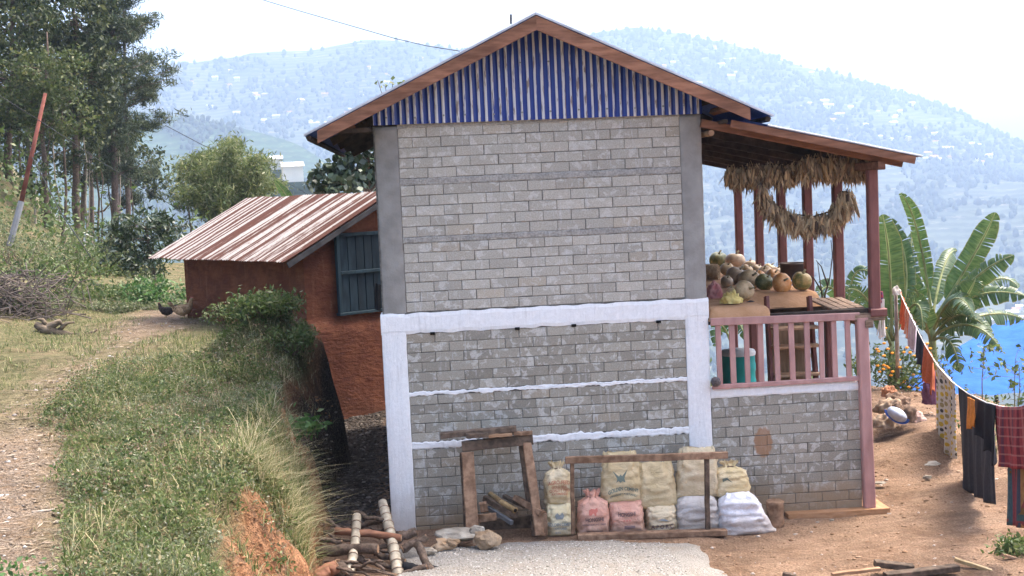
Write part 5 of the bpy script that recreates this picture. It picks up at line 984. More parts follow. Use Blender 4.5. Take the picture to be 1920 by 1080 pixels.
for i, (px, Y, yt, r, m, lab) in enumerate([(66,30,330,.05,m_barkpale,'slim pale bare trunk close to the leaning pole'),(118,36,150,.07,m_bark,'thin dark trunk under the hillside canopy nearest the pale one'),(136,40,200,.06,m_bark,'thin dark trunk between lighter tree and tall dark tree'),(158,42,230,.06,m_barkpale,'grey thin trunk just beside the thin pine'),(183,45,200,.07,m_bark,'dark trunk close to the tallest pine on its hillside side'),(188,40,260,.05,m_bark,'slender dark trunk crossing before the tallest pine'),(218,46,260,.07,m_barkpale,'pale trunk directly behind the tallest pine'),(95,42,200,.06,m_bark,'thin trunk below the lighter yellow green tree'),(45,40,240,.07,m_bark,'dark trunk behind the leaning pole\'s shaft'),(12,38,220,.08,m_bark,'dark trunk at the outermost edge of the wood'),(108,46,220,.06,m_barkpale,'pale slim trunk deep in the wood'),(148,48,220,.07,m_bark,'dark slim trunk deep in the wood beside the thin pine'),(172,38,300,.04,m_barkpale,'very thin pale trunk before the thin pine'),(200,50,250,.06,m_bark,'dark slim trunk deep behind the tallest pine'),(78,44,230,.06,m_bark,'slim dark trunk deep behind the lighter tree'),(245,48,250,.07,m_bark,'slim trunk standing on the outer side of tallest pine')]):
    b = gb(px, Y); tp = at(px+random.gauss(0,6), yt, Y); tree('thin_tree', b, tp, r, [((tp.x,tp.y,tp.z), (.55,.55,.7), 14)], .17, m_lfdark, m, lab, per=26, group='thin trees on the hillside')
# bamboo clump behind the old roof
bb = V(gb(430, 30)); bb.z = at(430, 430, 30).z; t = thing('bamboo_clump', bb, 'feathery yellow green bamboo clump rising behind the rusty roof', 'bamboo'); mb = MB(); cs = []
for k in range(60):
    px = random.gauss(435, 40); ty = 262+abs(px-435)*.5+random.uniform(0,75); Y = 30+random.gauss(0,1.2); bx = at(430+(px-430)*.35, 440, Y); tp = at(px, ty, Y); md = bx+(tp-bx)*.6+V((0,0,.2)); ex = tp+V(((px-430)*.008, random.gauss(0,.3), -.12-random.random()*.25)); pts = [bx, bx+(md-bx)*.5, md, tp, ex]; mb.tube(pts, [.03,.028,.022,.013,.005], 5)
    for q in range(16):
        f = random.uniform(.25,1); i = min(3, int(f*4)); pq = pts[i]+(pts[i+1]-pts[i])*(f*4-i); cs.append(np.array(pq[:])+rng.normal(size=(26,3))*np.array([.2,.2,.13]))
ob('culms', mb, M('green_culm', (.16,.18,.06), (.26,.26,.1), 6), t, True); leaf_cloud('foliage', np.concatenate(cs), np.array([0,0,-.25]), .2, leafmat('bamboo_leaf', (.09,.125,.04), (.18,.21,.08), (.27,.27,.14), .45), t, .22, .3)
tree('pine_sapling', gb(345, 34), at(352, 300, 34), .08, [B(350,330,34,.5,.5,18), B(335,365,34,.6,.5,20), B(360,390,34,.7,.5,22)], .2, m_needle, m_bark, 'low dark conifer between the pines and bamboo', per=30, aspect=.15)
# fig tree behind the house, mango tree by the old house
fb = at(690, 380, 11.5); tree('fig_tree', (fb.x+.1, 11.5, h1(fb.x, 11.5)), at(690,300,11.5), .12, [B(668,312,11.5,.62,.38,46), B(618,335,11.5,.42,.30,30), B(690,285,11.5,.5,.32,32), B(645,350,11.3,.58,.22,30), B(720,330,12,.5,.4,20)], .155, m_fig, m_bark, 'dark large-leaved tree between the rusty roof and block house', aspect=.75, per=10, clump=.34)
mg = gb(285, 15.5); tree('mango_tree', mg, at(275,430,15.5), .10, [B(215,445,15.5,.52,.34,34), B(262,420,15.5,.6,.36,40), B(318,425,15.7,.52,.34,34), B(240,480,15.4,.6,.3,34), B(300,470,15.5,.55,.3,30), B(275,505,15.2,.45,.25,14)], .17, m_mango, m_bark, 'glossy dark green small tree beside the old house', aspect=.28, per=13, clump=.36)
def shrub(px, py, Y, rx, rz, n, leaf, mat, label, cat='bush', asp=.4, per=16, nm='leafy_shrub', wood=True):
    c = at(px, py, Y); b = V((c.x, c.y, h1(c.x, c.y))); t = thing(nm, b, label, cat); mb = MB(); cs = []
    for k in range(n):
        d = V((random.gauss(0,1),random.gauss(0,1),random.gauss(0,1))).normalized(); q = c+V((d.x*rx,d.y*rx*.8,d.z*rz))*random.uniform(.3,1.05); q.z = max(q.z, b.z+.05)
        if k % 3 == 0: mb.tube(limb_pts(b-V((0,0,.05)), q, 3, .15), [.012,.009,.006,.003], 4)
        cs.append(np.array(q[:])+rng.normal(size=(per,3))*np.array([.11,.11,.08])*max(.6, rx))
    ob('stems', mb, m_bark, t); leaf_cloud('foliage', np.concatenate(cs), np.array([0,0,.1]), leaf, mat, t, asp, 0.)
shrub(295, 560, 12.5, .75, .42, 70, .13, m_shrub, 'bright green shrub at the foot of the glossy tree')
shrub(120, 545, 12, .9, .5, 70, .10, m_bush, 'tangled pale green bush near the brush heap'); shrub(200, 560, 13, 1.0, .45, 80, .10, m_bush, 'wide low bush in the middle of the scrub'); shrub(60, 520, 15, 1.0, .6, 70, .11, m_bush, 'taller bush behind the brush heap'); shrub(150, 500, 18, 1.3, .6, 80, .12, m_bush, 'loose bush higher up below the thin trunks'); shrub(230, 520, 19, 1.2, .5, 70, .12, m_lfmid, 'dull green bush behind the glossy tree'); shrub(20, 560, 10, .8, .5, 60, .09, m_bush, 'leafy bush growing over the brush heap')
m_scrub = leafmat('pale_scrub_leaf', (.09,.12,.05), (.17,.19,.085), (.28,.27,.17), .4)
for i, (px, py, Y, rx, rz) in enumerate([(95,575,11,.7,.3),(170,590,11.5,.8,.28),(240,595,11.5,.6,.22),(40,470,17,1.0,.5),(110,470,20,1.2,.5),(200,480,21,1.2,.5),(320,590,11.5,.45,.2),(60,600,10,.6,.25),(270,540,14,.6,.35),(10,430,19,1.1,.6)]):
    shrub(px, py, Y, rx, rz, 60, .07, m_scrub, ['pale scrub clump behind the driftwood stump','pale scrub clump in the middle of terrace edge','low pale scrub before the bright green shrub','scrub clump uphill of the brush heap','scrub clump below the leaning pole','scrub clump beneath the tallest pine','low scrub beside the hens','scrub clump between brush heap and stump','pale shrub under the glossy tree','scrub clump at the top of the slope by leaning pole'][i], per=22)
# brush heap of dry twigs
c = at(5, 560, 9.5); t = thing('brush_heap', (c.x,c.y,h1(c.x,c.y)), 'grey brown heap of dry brushwood at the terrace edge', 'brush heap'); mb = MB()
for k in range(620):
    q = c+V((random.gauss(0,.55),random.gauss(0,.4),random.uniform(-.5,.42))); d = V((random.gauss(0,1),random.gauss(0,.6),random.gauss(0,.45))).normalized()*random.uniform(.25,.8); mb.tube([q-d*.5, q+V((0,0,random.gauss(0,.05))), q+d*.5], [.011,.008,.004], 4)
ob('twigs', mb, M('dry_twig', (.06,.048,.04), (.15,.12,.10), 6), t, kind='stuff')
shrub(497, 575, 2.9, .50, .22, 130, .07, m_bush, 'rounded grassy bush on the end of bank before the old house', per=20); shrub(430, 590, 3.2, .32, .16, 40, .06, m_lfmid, 'low dark herb clump beside the rounded bush', per=18); shrub(545, 640, 2.4, .33, .2, 50, .06, m_bush, 'green creeper hanging over the cut bank edge', per=18)
shrub(565, 805, .2, .28, .13, 26, .12, m_shrub, 'fern-like green weed growing from the scarp', per=8)
# sprig above the roof edge
t = thing('leafy_sprig', at(735,170,7.5), 'bare sprig with few yellowish leaves showing above the roof edge', 'plant'); mb = MB(); cs = []
for px, py in ((708,150),(736,154),(755,152),(722,160)): mb.tube([at(735,280,7.5), at(735+(px-735)*.3,210,7.5), at(px,py,7.5)], [.012,.008,.004], 4); cs.append(np.array(at(px,py+2,7.5)[:])+rng.normal(size=(5,3))*.03)
ob('stems', mb, m_bark, t); leaf_cloud('leaves', np.concatenate(cs), np.zeros(3), .085, m_lfyel, t, .8)
# ---------------------------------------------------------------- banana plants
def m_banana_f():
    t = NT('banana_leaf'); uv = t.new('ShaderNodeTexCoord').outputs['UV']; u, v, _ = t.xyz(uv); c = t.mix(t.ramp(t.noise(t.scale(uv, (2,55,1)), 1., 4), .3, .7), (.032,.075,.022), (.095,.16,.052)); c = t.mix(t.ramp(t.noise(t.scale(uv, (3,6,1)), 1., 3), .5, .75, 0., .5), c, (.20,.24,.09)); c = t.mix(t.ramp(t.math('ABSOLUTE', t.math('SUBTRACT', u, .5)), .03, .06, .8, 0.), c, (.32,.38,.16))  # cross bands: leaf veins plus pale sheen painted into the colour
    c = t.mix(t.ramp(t.math('ABSOLUTE', t.math('SUBTRACT', u, .5)), .44, .5, 0., .5), c, (.30,.25,.09)); t.out(c, .35, 0, .5); tr = t.new('ShaderNodeBsdfTranslucent'); t.put(tr.inputs[0], c); mx = t.new('ShaderNodeMixShader'); mx.inputs[0].default_value = .35
    t.t.links.new(t.b.outputs[0], mx.inputs[1]); t.t.links.new(tr.outputs[0], mx.inputs[2]); t.t.links.new(mx.outputs[0], t.n['Material Output'].inputs[0]); t.bump(t.math('SINE', t.math('MULTIPLY', v, 160.)), .2, .01); return t.m
m_ban = m_banana_f(); m_pseudo = M('banana_stem', (.16,.20,.07), (.28,.28,.13), 6, .6, .2, 20, (3,3,1))
def banana(base, leaves, label, stem_top, r=.085):
    base = V(base); t = thing('banana_plant', base, label, 'banana plant', 'banana plants'); st = V(stem_top); ob('pseudostem', MB().tube(limb_pts(base-V((0,0,.3)), st, 6, .03), [r*1.2,r*1.1,r,r*.95,r*.85,r*.7,r*.5], 12), m_pseudo, t, True)
    for pts, wpx, tear, roll in leaves:
        tear += .07; wpx *= 1.12
        P3 = [at(*q) for q in pts]; 
        def X(s):                                         # quadratic-ish path through the three points
            a, b, c = P3; return a*(1-s)*(1-2*s)+b*4*s*(1-s)+c*s*(2*s-1)
        w_ = wpx*(P3[1].y+13.9)/F_PX/2; n = 60; vs, uv, fs = [], [], []; petiole = .14; sd = random.random()*50
        rows = []
        for i in range(n+1):
            s = petiole+(1-petiole)*i/n; p = X(s); d = (X(min(1, s+.02))-X(s-.02)).normalized(); view = (CAM-p).normalized(); side = d.cross(view).normalized(); up = side.cross(d).normalized()
            side = (side*math.cos(roll)+up*math.sin(roll)).normalized(); up = side.cross(d).normalized(); f = i/n; rows.append((p, d, side, up, w_*min(1, (f/.16+.12)**.6)*min(1, max(.02, (1-f)/.34))**.55*(1+.05*nz(f*9, sd))))
        for sg in (-1, 1):
            i = 0
            while i < n:                                     # each side of the blade hangs in torn strips
                ln = n if tear < .06 else int(max(2, random.expovariate(tear/1.4)+2)); k = min(n, i+ln); dr = random.uniform(.25,.6)+tear*random.uniform(0,2.2); sh = tear*random.uniform(-.5,.9); b = len(vs)
                for r_i in range(i, k+1):
                    p, d, side, up, ww = rows[r_i]; e_ = (r_i-i)/(k-i); pinch = (.5-e_)*min(.8, tear*2.2)*w_*.35
                    for q in range(5):
                        x = q/4; a = dr*x; o_ = side*sg*ww*x*math.cos(a*.7)-up*ww*x*math.sin(a*.7)*.75+V((0,0,-.25*ww*dr*x*x))+d*(ww*x*.22+sh*w_*x*x*.4+pinch*x)+up*.03*w_*math.sin(r_i*1.9)*x; vs.append(tuple(p+o_)); uv.append((.5+sg*x*.5, r_i/n))
                m_ = k-i; fs += [((b+a*5+q, b+a*5+q+1, b+a*5+q+6, b+a*5+q+5) if sg > 0 else (b+a*5+q+1, b+a*5+q, b+a*5+q+5, b+a*5+q+6)) for a in range(m_) for q in range(4)]; i = k
        mb = MB(); mb.add(vs, fs); me = mb.mesh('leaf', True); ul = me.uv_layers.new(name='uv')
        for l in me.loops: ul.data[l.index].uv = uv[l.vertex_index]
        lf = link('leaf', me, m_ban, t); ob('midrib', MB().tube([X(s) for s in np.linspace(0, .97, 14)], [.026*(1-.9*s)+.003 for s in np.linspace(0,1,14)], 6), m_pseudo, lf, True)
Yb = 8.2
gz = lambda px, Y: V((at(px, 640, Y).x, Y, h1(at(px, 640, Y).x, Y)))
banana(gz(1745, Yb), [([(1748,600,Yb),(1722,440,Yb),(1688,362,Yb-.3)],30,.10,.5), ([(1750,600,Yb),(1825,480,Yb-.2),(1866,398,Yb-.5)],46,.05,-.3), ([(1752,605,Yb),(1830,520,Yb-.6),(1902,478,Yb-1)],42,.14,.3),
  ([(1748,610,Yb),(1800,570,Yb-.8),(1830,520,Yb-1.1)],52,.25,.2), ([(1750,620,Yb),(1830,555,Yb-.4),(1925,556,Yb-.9)],40,.18,.5), ([(1748,640,Yb),(1800,590,Yb-.7),(1864,632,Yb-1.2)],36,.12,.4),
  ([(1745,620,Yb),(1710,500,Yb+.5),(1716,430,Yb+.8)],44,.3,.2), ([(1745,630,Yb),(1690,590,Yb-.5),(1660,640,Yb-.8)],40,.25,.2), ([(1746,610,Yb),(1770,500,Yb+.6),(1795,470,Yb+1)],30,.1,.0), ([(1748,640,Yb),(1780,640,Yb-.5),(1800,700,Yb-.8)],40,.3,.1), ([(1750,630,Yb),(1850,590,Yb+.5),(1920,600,Yb+.8)],38,.3,.5), ([(1745,640,Yb),(1725,580,Yb-.6),(1700,560,Yb-1)],46,.3,.3), ([(1750,620,Yb),(1790,560,Yb-.9),(1830,600,Yb-1.4)],44,.2,.9), ([(1750,620,Yb),(1850,530,Yb+.2),(1910,540,Yb)],44,.2,.8), ([(1748,610,Yb),(1700,520,Yb-.3),(1660,520,Yb-.6)],44,.3,.7), ([(1750,630,Yb),(1820,610,Yb-1),(1880,660,Yb-1.5)],38,.2,.7)], 'large banana plant with torn spreading leaves above the clothes line', at(1748,605,Yb), .10)
banana(gz(1672, 7.4), [([(1672,640,7.4),(1668,500,7.3),(1655,402,7.1)],50,.05,.15), ([(1674,640,7.4),(1700,520,7.6),(1672,410,7.9)],34,.18,.5), ([(1672,650,7.4),(1625,560,7.0),(1585,545,6.8)],34,.25,.3), ([(1672,650,7.4),(1640,590,7.8),(1600,600,8)],34,.3,.3), ([(1674,640,7.4),(1715,570,7.0),(1730,620,6.7)],36,.3,.2)], 'banana plant with an upright broad leaf just beside the outer post', at(1672,640,7.4), .08)
banana(gz(1590, 10.5), [([(1590,600,10.5),(1560,540,10.5),(1530,560,10.3)],34,.25,.2), ([(1590,600,10.5),(1600,520,10.5),(1630,510,10.2)],34,.25,.2), ([(1592,610,10.5),(1620,560,10.3),(1640,600,10)],30,.2,.3)], 'small banana plant seen between the porch posts', at(1590,600,10.5), .07)
bl = V((at(530,400,14).x, 14, h1(at(530,400,14).x, 14))); banana(bl, [([(560,420,14),(545,380,14),(515,338,13.8)],20,.03,.4)], 'single banana leaf tip poking above the rusty roof', at(560,420,14), .06)
banana(gz(1372, 12), [([(1372,640,12),(1380,600,11.8),(1400,640,11.5)],26,.2,.2), ([(1370,640,12),(1350,610,12),(1340,650,11.8)],26,.2,.2)], 'small banana plant glimpsed through the railing', at(1371,640,12), .06)
# marigolds and weeds
shrub(1690, 690, 6.9, .85, .38, 90, .09, m_bush, 'marigold bush with orange flowers at the foot of banana plants', per=16, nm='marigold_bush')
mg_ = [o for o in bpy.data.objects if o.name.startswith('marigold_bush')][0]; m_fl = M('marigold_petals', (.65,.22,.02), (.75,.32,.03), 20, .8, 0); fm = MB().lathe((0,0,0), [(0,.022),(.022,.016),(.032,0),(.018,-.014),(0,-.016)], 7).mesh('flower')
for k in range(46): link('flower', fm, m_fl, mg_, at(random.uniform(1640,1745), random.gauss(690,38), 6.9-random.uniform(.2,.7)))
def weed(px, pyb, pyt, Y, label, n=22, leaf=.09):
    b = at(px, pyb, Y); b.z = min(b.z, h1(b.x, b.y)); tp = at(px+random.gauss(0,8), pyt, Y); t = thing('tall_weed', b, label, 'weed', 'tall weeds before the tarpaulin'); mb = MB(); lp = limb_pts(b, tp, 6, .05); mb.tube(lp, [.012]*3+[.009,.007,.005,.003], 5); cs = []
    for k in range(n):
        f = random.uniform(.25,1); i = min(5, int(f*6)); p = lp[i]+(lp[i+1]-lp[i])*(f*6-i); e_ = p+V((random.gauss(0,.12),random.gauss(0,.12),random.uniform(.0,.12))); mb.tube([p,e_], [.004,.002], 4); cs.append(np.array(e_[:])+rng.normal(size=(4,3))*.035)
    ob('stem', mb, M('weed_stem', (.10,.10,.05), (.2,.17,.09), 8) if not bpy.data.materials.get('weed_stem') else bpy.data.materials['weed_stem'], t); leaf_cloud('foliage', np.concatenate(cs), np.array([0,0,.1]), leaf, m_bush, t, .5, 0)
weed(1843,790,650,2.2,'tall leafy weed standing over the tarp between grey sheet and shirt'); weed(1895,790,672,.5,'thin weed rising above the red shawl'); weed(1910,780,690,3,'spindly weed at the frame edge before the tarpaulin',14)
shrub(1850, 800, 2.2, .4, .2, 26, .08, m_bush, 'green weeds growing under the washing', per=12); shrub(1905, 1062, -2.0, .22, .12, 40, .07, m_bush, 'small grass tuft in the corner of yard', per=14); pass
t_ = thing('dead_branch', at(1545,570,1.6), 'bare dark forked branch sticking up behind the porch boards', 'branch'); mb = MB()
for pts in ([(1545,575),(1538,530),(1533,492)], [(1545,560),(1556,520),(1561,480),(1558,450)], [(1540,545),(1525,520),(1515,515)], [(1552,535),(1540,500),(1530,488)]): ob('twig', MB().tube([at(*q, 1.75) for q in pts], [.012]+[.007]*(len(pts)-2)+[.004], 5), m_wood_dark, t_)
# wooded slope below the yard (reads as one mass behind porch and drum)
def slope_bushes(name, n, xr, yr, mat, leaf, label):
    x = rng.uniform(*xr, n); y = rng.uniform(*yr, n); z = hgt(x, y); c = np.stack([x, y, z], -1); cs = c[:,None]+rng.normal(size=(n,60,3))*np.array([.8,.8,.55])+np.array([0,0,.6]); return leaf_cloud(name, cs.reshape(-1,3), np.zeros(3), leaf, mat, None, .5, 0., kind='stuff', label=label)
slope_bushes('slope_vegetation', 420, (2, 30), (12.5, 40), m_bush, .3, 'dense scrub covering the slope below the yard'); slope_bushes('hillside_scrub', 260, (-17, -3), (22, 50), m_bush, .2, 'low scrub under the hillside trees')
# ---------------------------------------------------------------- grass and litter on the terrace
def grass(name, x, y, L, W, mat, label, bend=.6, zo=0., parent=None):
    n = len(x); z = hgt(x, y)-.01+zo; a = rng.uniform(0, 2*math.pi, n); dx, dy = np.cos(a), np.sin(a); b = bend*rng.uniform(.3,1.3,n)*L; W = W*rng.uniform(.6,1.3,n); sx, sy = -dy*W/2, dx*W/2; h_ = np.sqrt(np.maximum(L*L-b*b*.7, (.35*L)**2))
    p0 = np.stack([x, y, z], -1); p1 = p0+np.stack([dx*b*.25, dy*b*.25, h_*.55], -1); p2 = p0+np.stack([dx*b*.62, dy*b*.62, h_*.88], -1); p3 = p0+np.stack([dx*b, dy*b, h_*.92], -1); s = np.stack([sx, sy, np.zeros(n)], -1)
    v = np.stack([p0-s, p0+s, p1-s*.9, p1+s*.9, p2-s*.6, p2+s*.6, p3-s*.1, p3+s*.1], 1).reshape(-1,3); k = (np.arange(n)*8)[:,None]; q = np.concatenate([k+np.array([[0,1,3,2]]), k+np.array([[2,3,5,4]]), k+np.array([[4,5,7,6]])])
    return link(name, npmesh(name, v, q), mat, parent, kind='stuff', label=label)
m_gr = leafmat('grass_blade', (.07,.105,.028), (.155,.185,.06), (.38,.34,.18), .4, .6, .25, .74); m_gd = leafmat('dry_grass_blade', (.32,.27,.14), (.50,.44,.28), (.14,.15,.05), .35, .7, .2, .7)
def scatter(n, xr, yr, cond):
    x = rng.uniform(*xr, n); y = rng.uniform(*yr, n); k = cond(x, y); return x[k], y[k]
pxy = lambda y: np.interp(y, [-9,-6,-3,0,3,7,12], [-2.0,-2.25,-3.05,-3.9,-4.2,-4.1,-4.2])
def bankf(x, y): return np.clip((xbase(y)-x)/np.maximum(xbase(y)-xtop(y), .1), 0, 1)
pathd = lambda x, y: np.abs(x-pxy(y))/(.42+.02*(y+6))+.6*sstep(-2.5,.5,y)*sstep(9,6,y)
patch = lambda x, y, s, sd: fbm(x, y, s, 3, sd)
notch = lambda x, y: (((x+.88+.3*vn(x,y,3,5))/.26)**2+((y+4.9+.5*vn(x,y,2,6))/1.05)**2 < 1.) | (((x+1.05+.2*vn(x,y,4,7))/.2)**2+((y-.3)/.8)**2 < 1.) | ((np.abs(y-1.1) < .35) & (x > -1.22) & (x < -.95))
alley_cut = lambda x, y: (y > .9) & (bankf(x, y) < .7)  # cut face along the alley, where the house shade is painted
edge_ok = lambda x, y: (bankf(x,y) > np.where(y > -.4, .93, .25)) & ~notch(x,y)
# short grass over the terrace, in patches
x, y = scatter(90000, (-6.5,-.5), (-8.5,14), lambda x, y: edge_ok(x,y) & (pathd(x,y)+1.1*patch(x,y,2.2,81) > .5) & (patch(x,y,1.1,82)+.6*patch(x,y,5,83) > np.where(x < -1.9, .04, -.08))); grass('short_grass', x, y, rng.uniform(.025,.09,len(x)), .006, m_gr, 'short green and straw grass on the terrace', .9)
# tufts: many small clumps of leaning blades
def tufts(n, xr, yr, cond, k, rad, lo, hi):
    cx, cy = scatter(n, xr, yr, cond); m = len(cx); h_ = rng.uniform(lo, hi, m)*(.6+.8*np.clip(patch(cx,cy,1.5,96)+.4,0,1)); x = (cx[:,None]+rng.normal(0,rad,(m,k))).ravel(); y = (cy[:,None]+rng.normal(0,rad,(m,k))).ravel(); L = (h_[:,None]*rng.uniform(.45,1.15,(m,k))).ravel(); q = bankf(x,y) > .05; return x[q], y[q], L[q]
x, y, L = tufts(1900, (-3.4,-.6), (-8,4), lambda x, y: edge_ok(x,y) & (pathd(x,y)+.6*patch(x,y,1.6,84) > 1.1) & (patch(x,y,1.4,85)+.3*sstep(-2.4,-1.2,x) > -.02), 12, .035, .10, .27); grass('tall_grass', x, y, L, .0075, m_gr, 'tufted grass along the edge of cut bank', 1.1)
x, y, L = tufts(620, (-3.2,-.6), (-8,3.8), lambda x, y: edge_ok(x,y) & (pathd(x,y) > 1.05) & (patch(x,y,1.9,86) > -.08), 7, .05, .10, .34); grass('dry_grass', x, y, L, .0055, m_gd, 'straw coloured dry grass stems along the bank', 1.2)
x, y, L = tufts(260, (-1.2,-.62), (-3.2,-.4), lambda x, y: bankf(x,y) > .1, 14, .04, .2, .42); grass('scarp_grass', x, y, L, .007, m_gd, 'long pale grass hanging down the face of bank beside the firewood', 1.25)
x, y, L = tufts(420, (-1.2,-.62), (-3.4,-.4), lambda x, y: bankf(x,y) > .1, 14, .04, .15, .34); grass('scarp_green_grass', x, y, L, .007, m_gr, 'green grass mixed into the pale grass on the bank face', 1.2)
x, y, L = tufts(85, (-1.15,-.68), (-6.0,-3.9), lambda x, y: bankf(x,y) > .3, 12, .03, .06, .2); grass('scarp_tuft', x, y, L, .007, m_gr, 'green tufts growing out of the orange slump', 1.2)
x, y, L = tufts(160, (-1.5,-.75), (.2,3.2), lambda x, y: bankf(x,y) > .25, 8, .04, .1, .25); grass('ledge_grass', x, y, L, .006, m_gd, 'thin dry stems on the dark cut face', 1.3)
x, y = scatter(9000, (-6,-1.6), (4,13), lambda x, y: (pathd(x,y) > .8) & (patch(x,y,.8,87) > .0)); grass('meadow_grass', x, y, rng.uniform(.04,.16,len(x)), .011, m_gr, 'tufts of grass farther along the terrace', 1.2)
# broad-leaved weeds among the grass
m_wd1 = leafmat('bank_weed', (.085,.12,.035), (.17,.20,.07), (.30,.25,.13), .4, .6, .25, .8); m_wd3 = leafmat('dead_leaf', (.20,.12,.07), (.34,.24,.15), (.12,.08,.05), .2)
m_wd2 = leafmat('grey_green_weed', (.12,.145,.07), (.22,.24,.12), (.36,.35,.24), .4)
for nm, nn, sd, m, sz_, lab in (('low_weeds', 60000, 88, m_wd1, .034, 'small leafy weeds mixed through the bank grass'), ('pale_weeds', 50000, 188, m_wd2, .028, 'pale grey-green weeds spread over the bank'), ('dead_leaves', 26000, 288, m_wd3, .03, 'brown dead leaves and stalks among the bank grass')):
    x, y = scatter(nn, (-3.8,-.7), (-8,4), lambda x, y: edge_ok(x,y) & (pathd(x,y)+.5*patch(x,y,2,92) > .95) & (patch(x,y,1.8,sd)+.5*patch(x,y,6,sd+1) > -.02)); leaf_cloud(nm, np.stack([x, y, hgt(x,y)+rng.uniform(.0,1,len(x))**1.5*(.05+.22*np.clip(patch(x,y,1.5,96)+.4,0,1))], -1), np.array([0,0,.15]), sz_, m, None, .5, 0., kind='stuff', label=lab)
# distinct clumps of weeds standing out of the grass
for nm, nn, sd, m, sz_, lab in (('weed_clumps', 300, 301, m_wd1, .038, 'rounded clumps of green weeds on the bank'), ('grey_weed_clumps', 260, 303, m_wd2, .03, 'rounded clumps of grey-green weeds on the bank'), ('dark_weed_clumps', 190, 305, m_bush, .045, 'dark leafy weeds along the bank edge')):
    cx, cy = scatter(nn*3, (-3.6,-.75), (-7.5,4), lambda x, y: edge_ok(x,y) & (pathd(x,y) > 1.) & (patch(x,y,1.6,sd) > -.05)); n = len(cx); R = rng.uniform(.05,.17,n); d = rng.normal(size=(n,70,3)); d /= np.linalg.norm(d, axis=2)[:,:,None]; d *= rng.uniform(.3,1,(n,70,1))**.5; d[:,:,2] = np.abs(d[:,:,2])*1.1
    c = np.stack([cx, cy, hgt(cx,cy)+.01], -1)[:,None]+d*R[:,None,None]; leaf_cloud(nm, c.reshape(-1,3), np.array([0,0,.2]), sz_, m, None, .45, 0., kind='stuff', label=lab)
x, y = scatter(1500, (-2.6,-1.6), (-7.6,-6.0), lambda x, y: patch(x,y,2.5,89) > -.1); leaf_cloud('weed_patch', np.stack([x, y, hgt(x,y)+rng.uniform(.02,.16,len(x))], -1), np.array([0,0,.3]), .05, m_shrub, None, .5, 0., kind='stuff', label='bright green weed patch by the near path')
# litter: straw, chips and leaves lying on the path
x, y = scatter(16000, (-6,-.9), (-8.5,9), lambda x, y: (bankf(x,y) > .9) & (pathd(x,y)+.6*patch(x,y,3,90) < 1.25)); n = len(x); a = rng.uniform(0, 6.28, n); L = rng.uniform(.015,.07,n); W = rng.uniform(.003,.012,n); d = np.stack([np.cos(a)*L, np.sin(a)*L, rng.normal(0,.004,n)], -1); s = np.stack([-np.sin(a)*W, np.cos(a)*W, rng.normal(0,.002,n)], -1); p = np.stack([x, y, hgt(x,y)+.008], -1)
link('path_litter', npmesh('path_litter', np.stack([p-d, p+s, p+d, p-s], 1).reshape(-1,3), np.arange(n*4).reshape(n,4)), leafmat('straw_litter', (.17,.125,.085), (.31,.25,.185), (.10,.07,.05), 0., .9, .1), kind='stuff', label='straw, chips and dry leaves strewn on the path')
pebbles('path_stones', 500, lambda n: scatter(n*3, (-6,-.9), (-8.5,9), lambda x, y: (bankf(x,y) > .9) & (pathd(x,y)+.6*patch(x,y,3,91) < 1.0)), hgt, .008, .022, m_peb, 'small pale stones along the terrace path')
pebbles('scarp_clods', 350, lambda n: scatter(n*3, (-1.3,-.5), (-6,3), lambda x, y: (bankf(x,y) > .2) & (bankf(x,y) < .9)), hgt, .008, .022, leafmat('orange_clod', (.18,.085,.04), (.33,.175,.09), None, 0., .95, .1), 'crumbling earth clods on the cut bank')
# single pieces of litter that stand out
def chip(px, py, L, W, ang, mat, label):
    p = onz(px, py, 1.36); p.z = h1(p.x, p.y)+.012; d = V((math.cos(ang), math.sin(ang), 0)); s = V((-d.y, d.x, 0)); mb = MB(); mb.grid(lambda u, v: p+d*(u-.5)*L+s*(v-.5)*W*(1-.5*(2*u-1)**2)+V((0,0,.012*math.sin(math.pi*v)+.006*nz(u*4,v*3,px))), 8, 4); o = ob('wood_chip', mb, mat, None, True, label=label, cat='wood chip', group='litter on the path'); so = o.modifiers.new('thickness', 'SOLIDIFY'); so.thickness = .006
for a in [(148,1010,.14,.05,-.5,m_cutwood,'pale orange wood chip on the near path'),(190,1027,.10,.05,-.3,m_stone,'grey flake lying beside the pale orange chip'),(82,970,.16,.03,.2,m_barkpale,'pale stick lying across the near path'),(120,985,.12,.05,.5,m_barkpale,'whitish curl of bark below the path stick'),(265,924,.14,.03,.1,m_barkpale,'pale splinter on the grass edge of path'),(145,788,.07,.05,.3,m_stone,'white stone chip by the tall grass patch'),(205,912,.11,.04,.9,m_barkpale,'pale bark strip in middle of the path'),(420,850,.12,.05,1.2,m_cutwood,'brownish dead leaf in the bank grass')]: chip(*a)
# driftwood log on the terrace
t = thing('driftwood_stump', onz(105, 632, 1.5), 'weathered forked stump lying on the far terrace', 'stump'); mb = MB(); Yd = onz(105, 632, 1.5).y
for pts, r in (([(66,608),(85,618),(110,625),(150,630)], [.05,.09,.07,.03]), ([(75,622),(95,612),(112,603),(120,612)], [.05,.07,.05,.02]), ([(140,630),(165,628),(182,618)], [.05,.035,.02]), ([(90,615),(80,600),(70,598)], [.05,.035,.015]), ([(110,620),(125,606),(140,604)], [.04,.03,.012])): mb.tube([at(x_, y_, Yd) for x_, y_ in pts], r, 9)
ob('wood', mb, M('grey_driftwood', (.10,.075,.05), (.25,.19,.13), 9, .95, .9, 25, (1,2,4)), t, True)
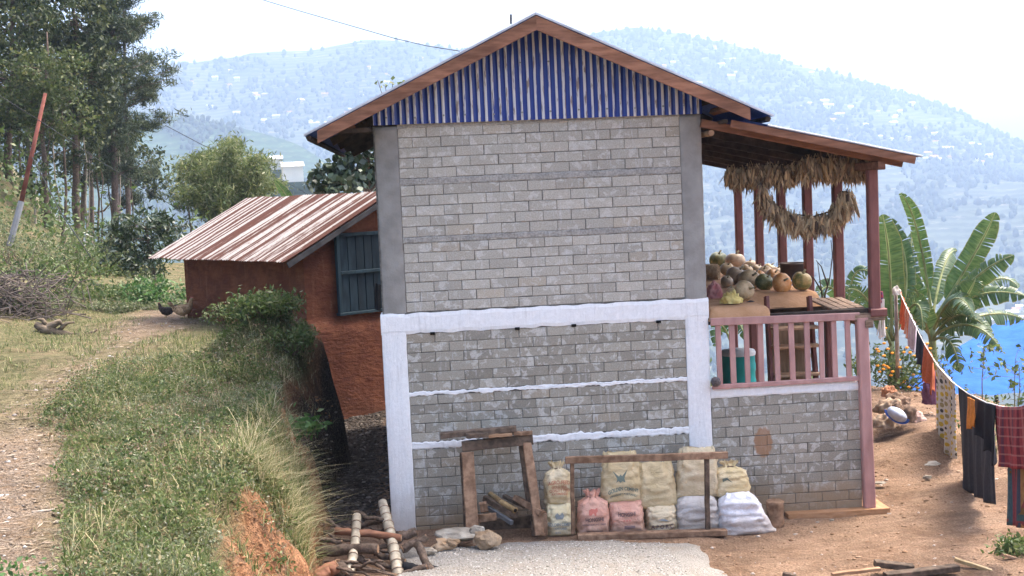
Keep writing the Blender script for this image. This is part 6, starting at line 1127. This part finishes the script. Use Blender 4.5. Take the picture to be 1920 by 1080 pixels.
# hens
def hen(px, py, Y, s, flip, mats, label):
    p = at(px, py, Y); z0 = h1(p.x, p.y); t = thing('hen', (p.x, p.y, z0), label, 'hen', 'hens on the terrace'); f = -1 if flip else 1; o = V((p.x, p.y, z0))
    body = [(-.20,.20,.012),(-.17,.19,.045),(-.11,.17,.085),(-.03,.155,.105),(.05,.175,.095),(.10,.22,.068),(.125,.27,.046),(.135,.31,.034),(.145,.335,.035),(.165,.345,.026),(.178,.342,.008)]
    b = ob('body', MB().tube([o+V((x*f*s, 0, z*s)) for x, z, _ in body], [r*s for *_, r in body], 14), mats[0], t, True)
    mb = MB()
    for k in range(7): a = -.5+k/6; mb.tube([o+V((-.15*f*s, a*.06*s, .19*s)), o+V((-.23*f*s, a*.12*s, (.27+.03*k/6)*s)), o+V((-.27*f*s, a*.14*s, .30*s))], [.02*s,.016*s,.004*s], 5)
    ob('tail', mb, mats[1], t); 
    for sd in (-1,1): ob('wing', MB().grid(lambda u, v: o+V(((.06-.2*u)*f*s, sd*(.098+.012*math.sin(math.pi*v))*s*(1-.35*u), (.23-.12*v*(1-.6*u)-.02*u)*s)), 8, 5), mats[1], t, True); ob('leg', MB().tube([o+V((.0,sd*.04*s,.09*s)), o+V((.01*f*s,sd*.04*s,.0)), o+V((.05*f*s,sd*.045*s,.004))], .009*s, 5), m_bambootan, t)
    ob('comb', MB().grid(lambda u, v: o+V(((.13+.05*u)*f*s, 0, (.362+.03*v*(.6+.4*math.sin(u*14)))*s)), 8, 2), m_ink['redlogo'], t); ob('beak', MB().tube([o+V((.175*f*s,0,.342*s)), o+V((.205*f*s,0,.332*s))], [.011*s,.002*s], 6), m_bambootan, t)
hp = onz(345, 600, 1.55); mh = M('buff_feathers', (.30,.17,.08), (.48,.33,.19), 30, .9, .4, 60); mh2 = M('brown_feathers', (.15,.09,.05), (.34,.22,.12), 30, .9, .4, 60); mh3 = M('dark_feathers', (.03,.022,.018), (.07,.05,.04), 30, .9, .4, 60)
hen(345, 590, 9.2, 1.0, False, (mh, mh2), 'buff brown hen standing at the corner of old house'); hen(312, 596, 9.6, .75, True, (mh3, mh3), 'small dark hen just behind the buff one')
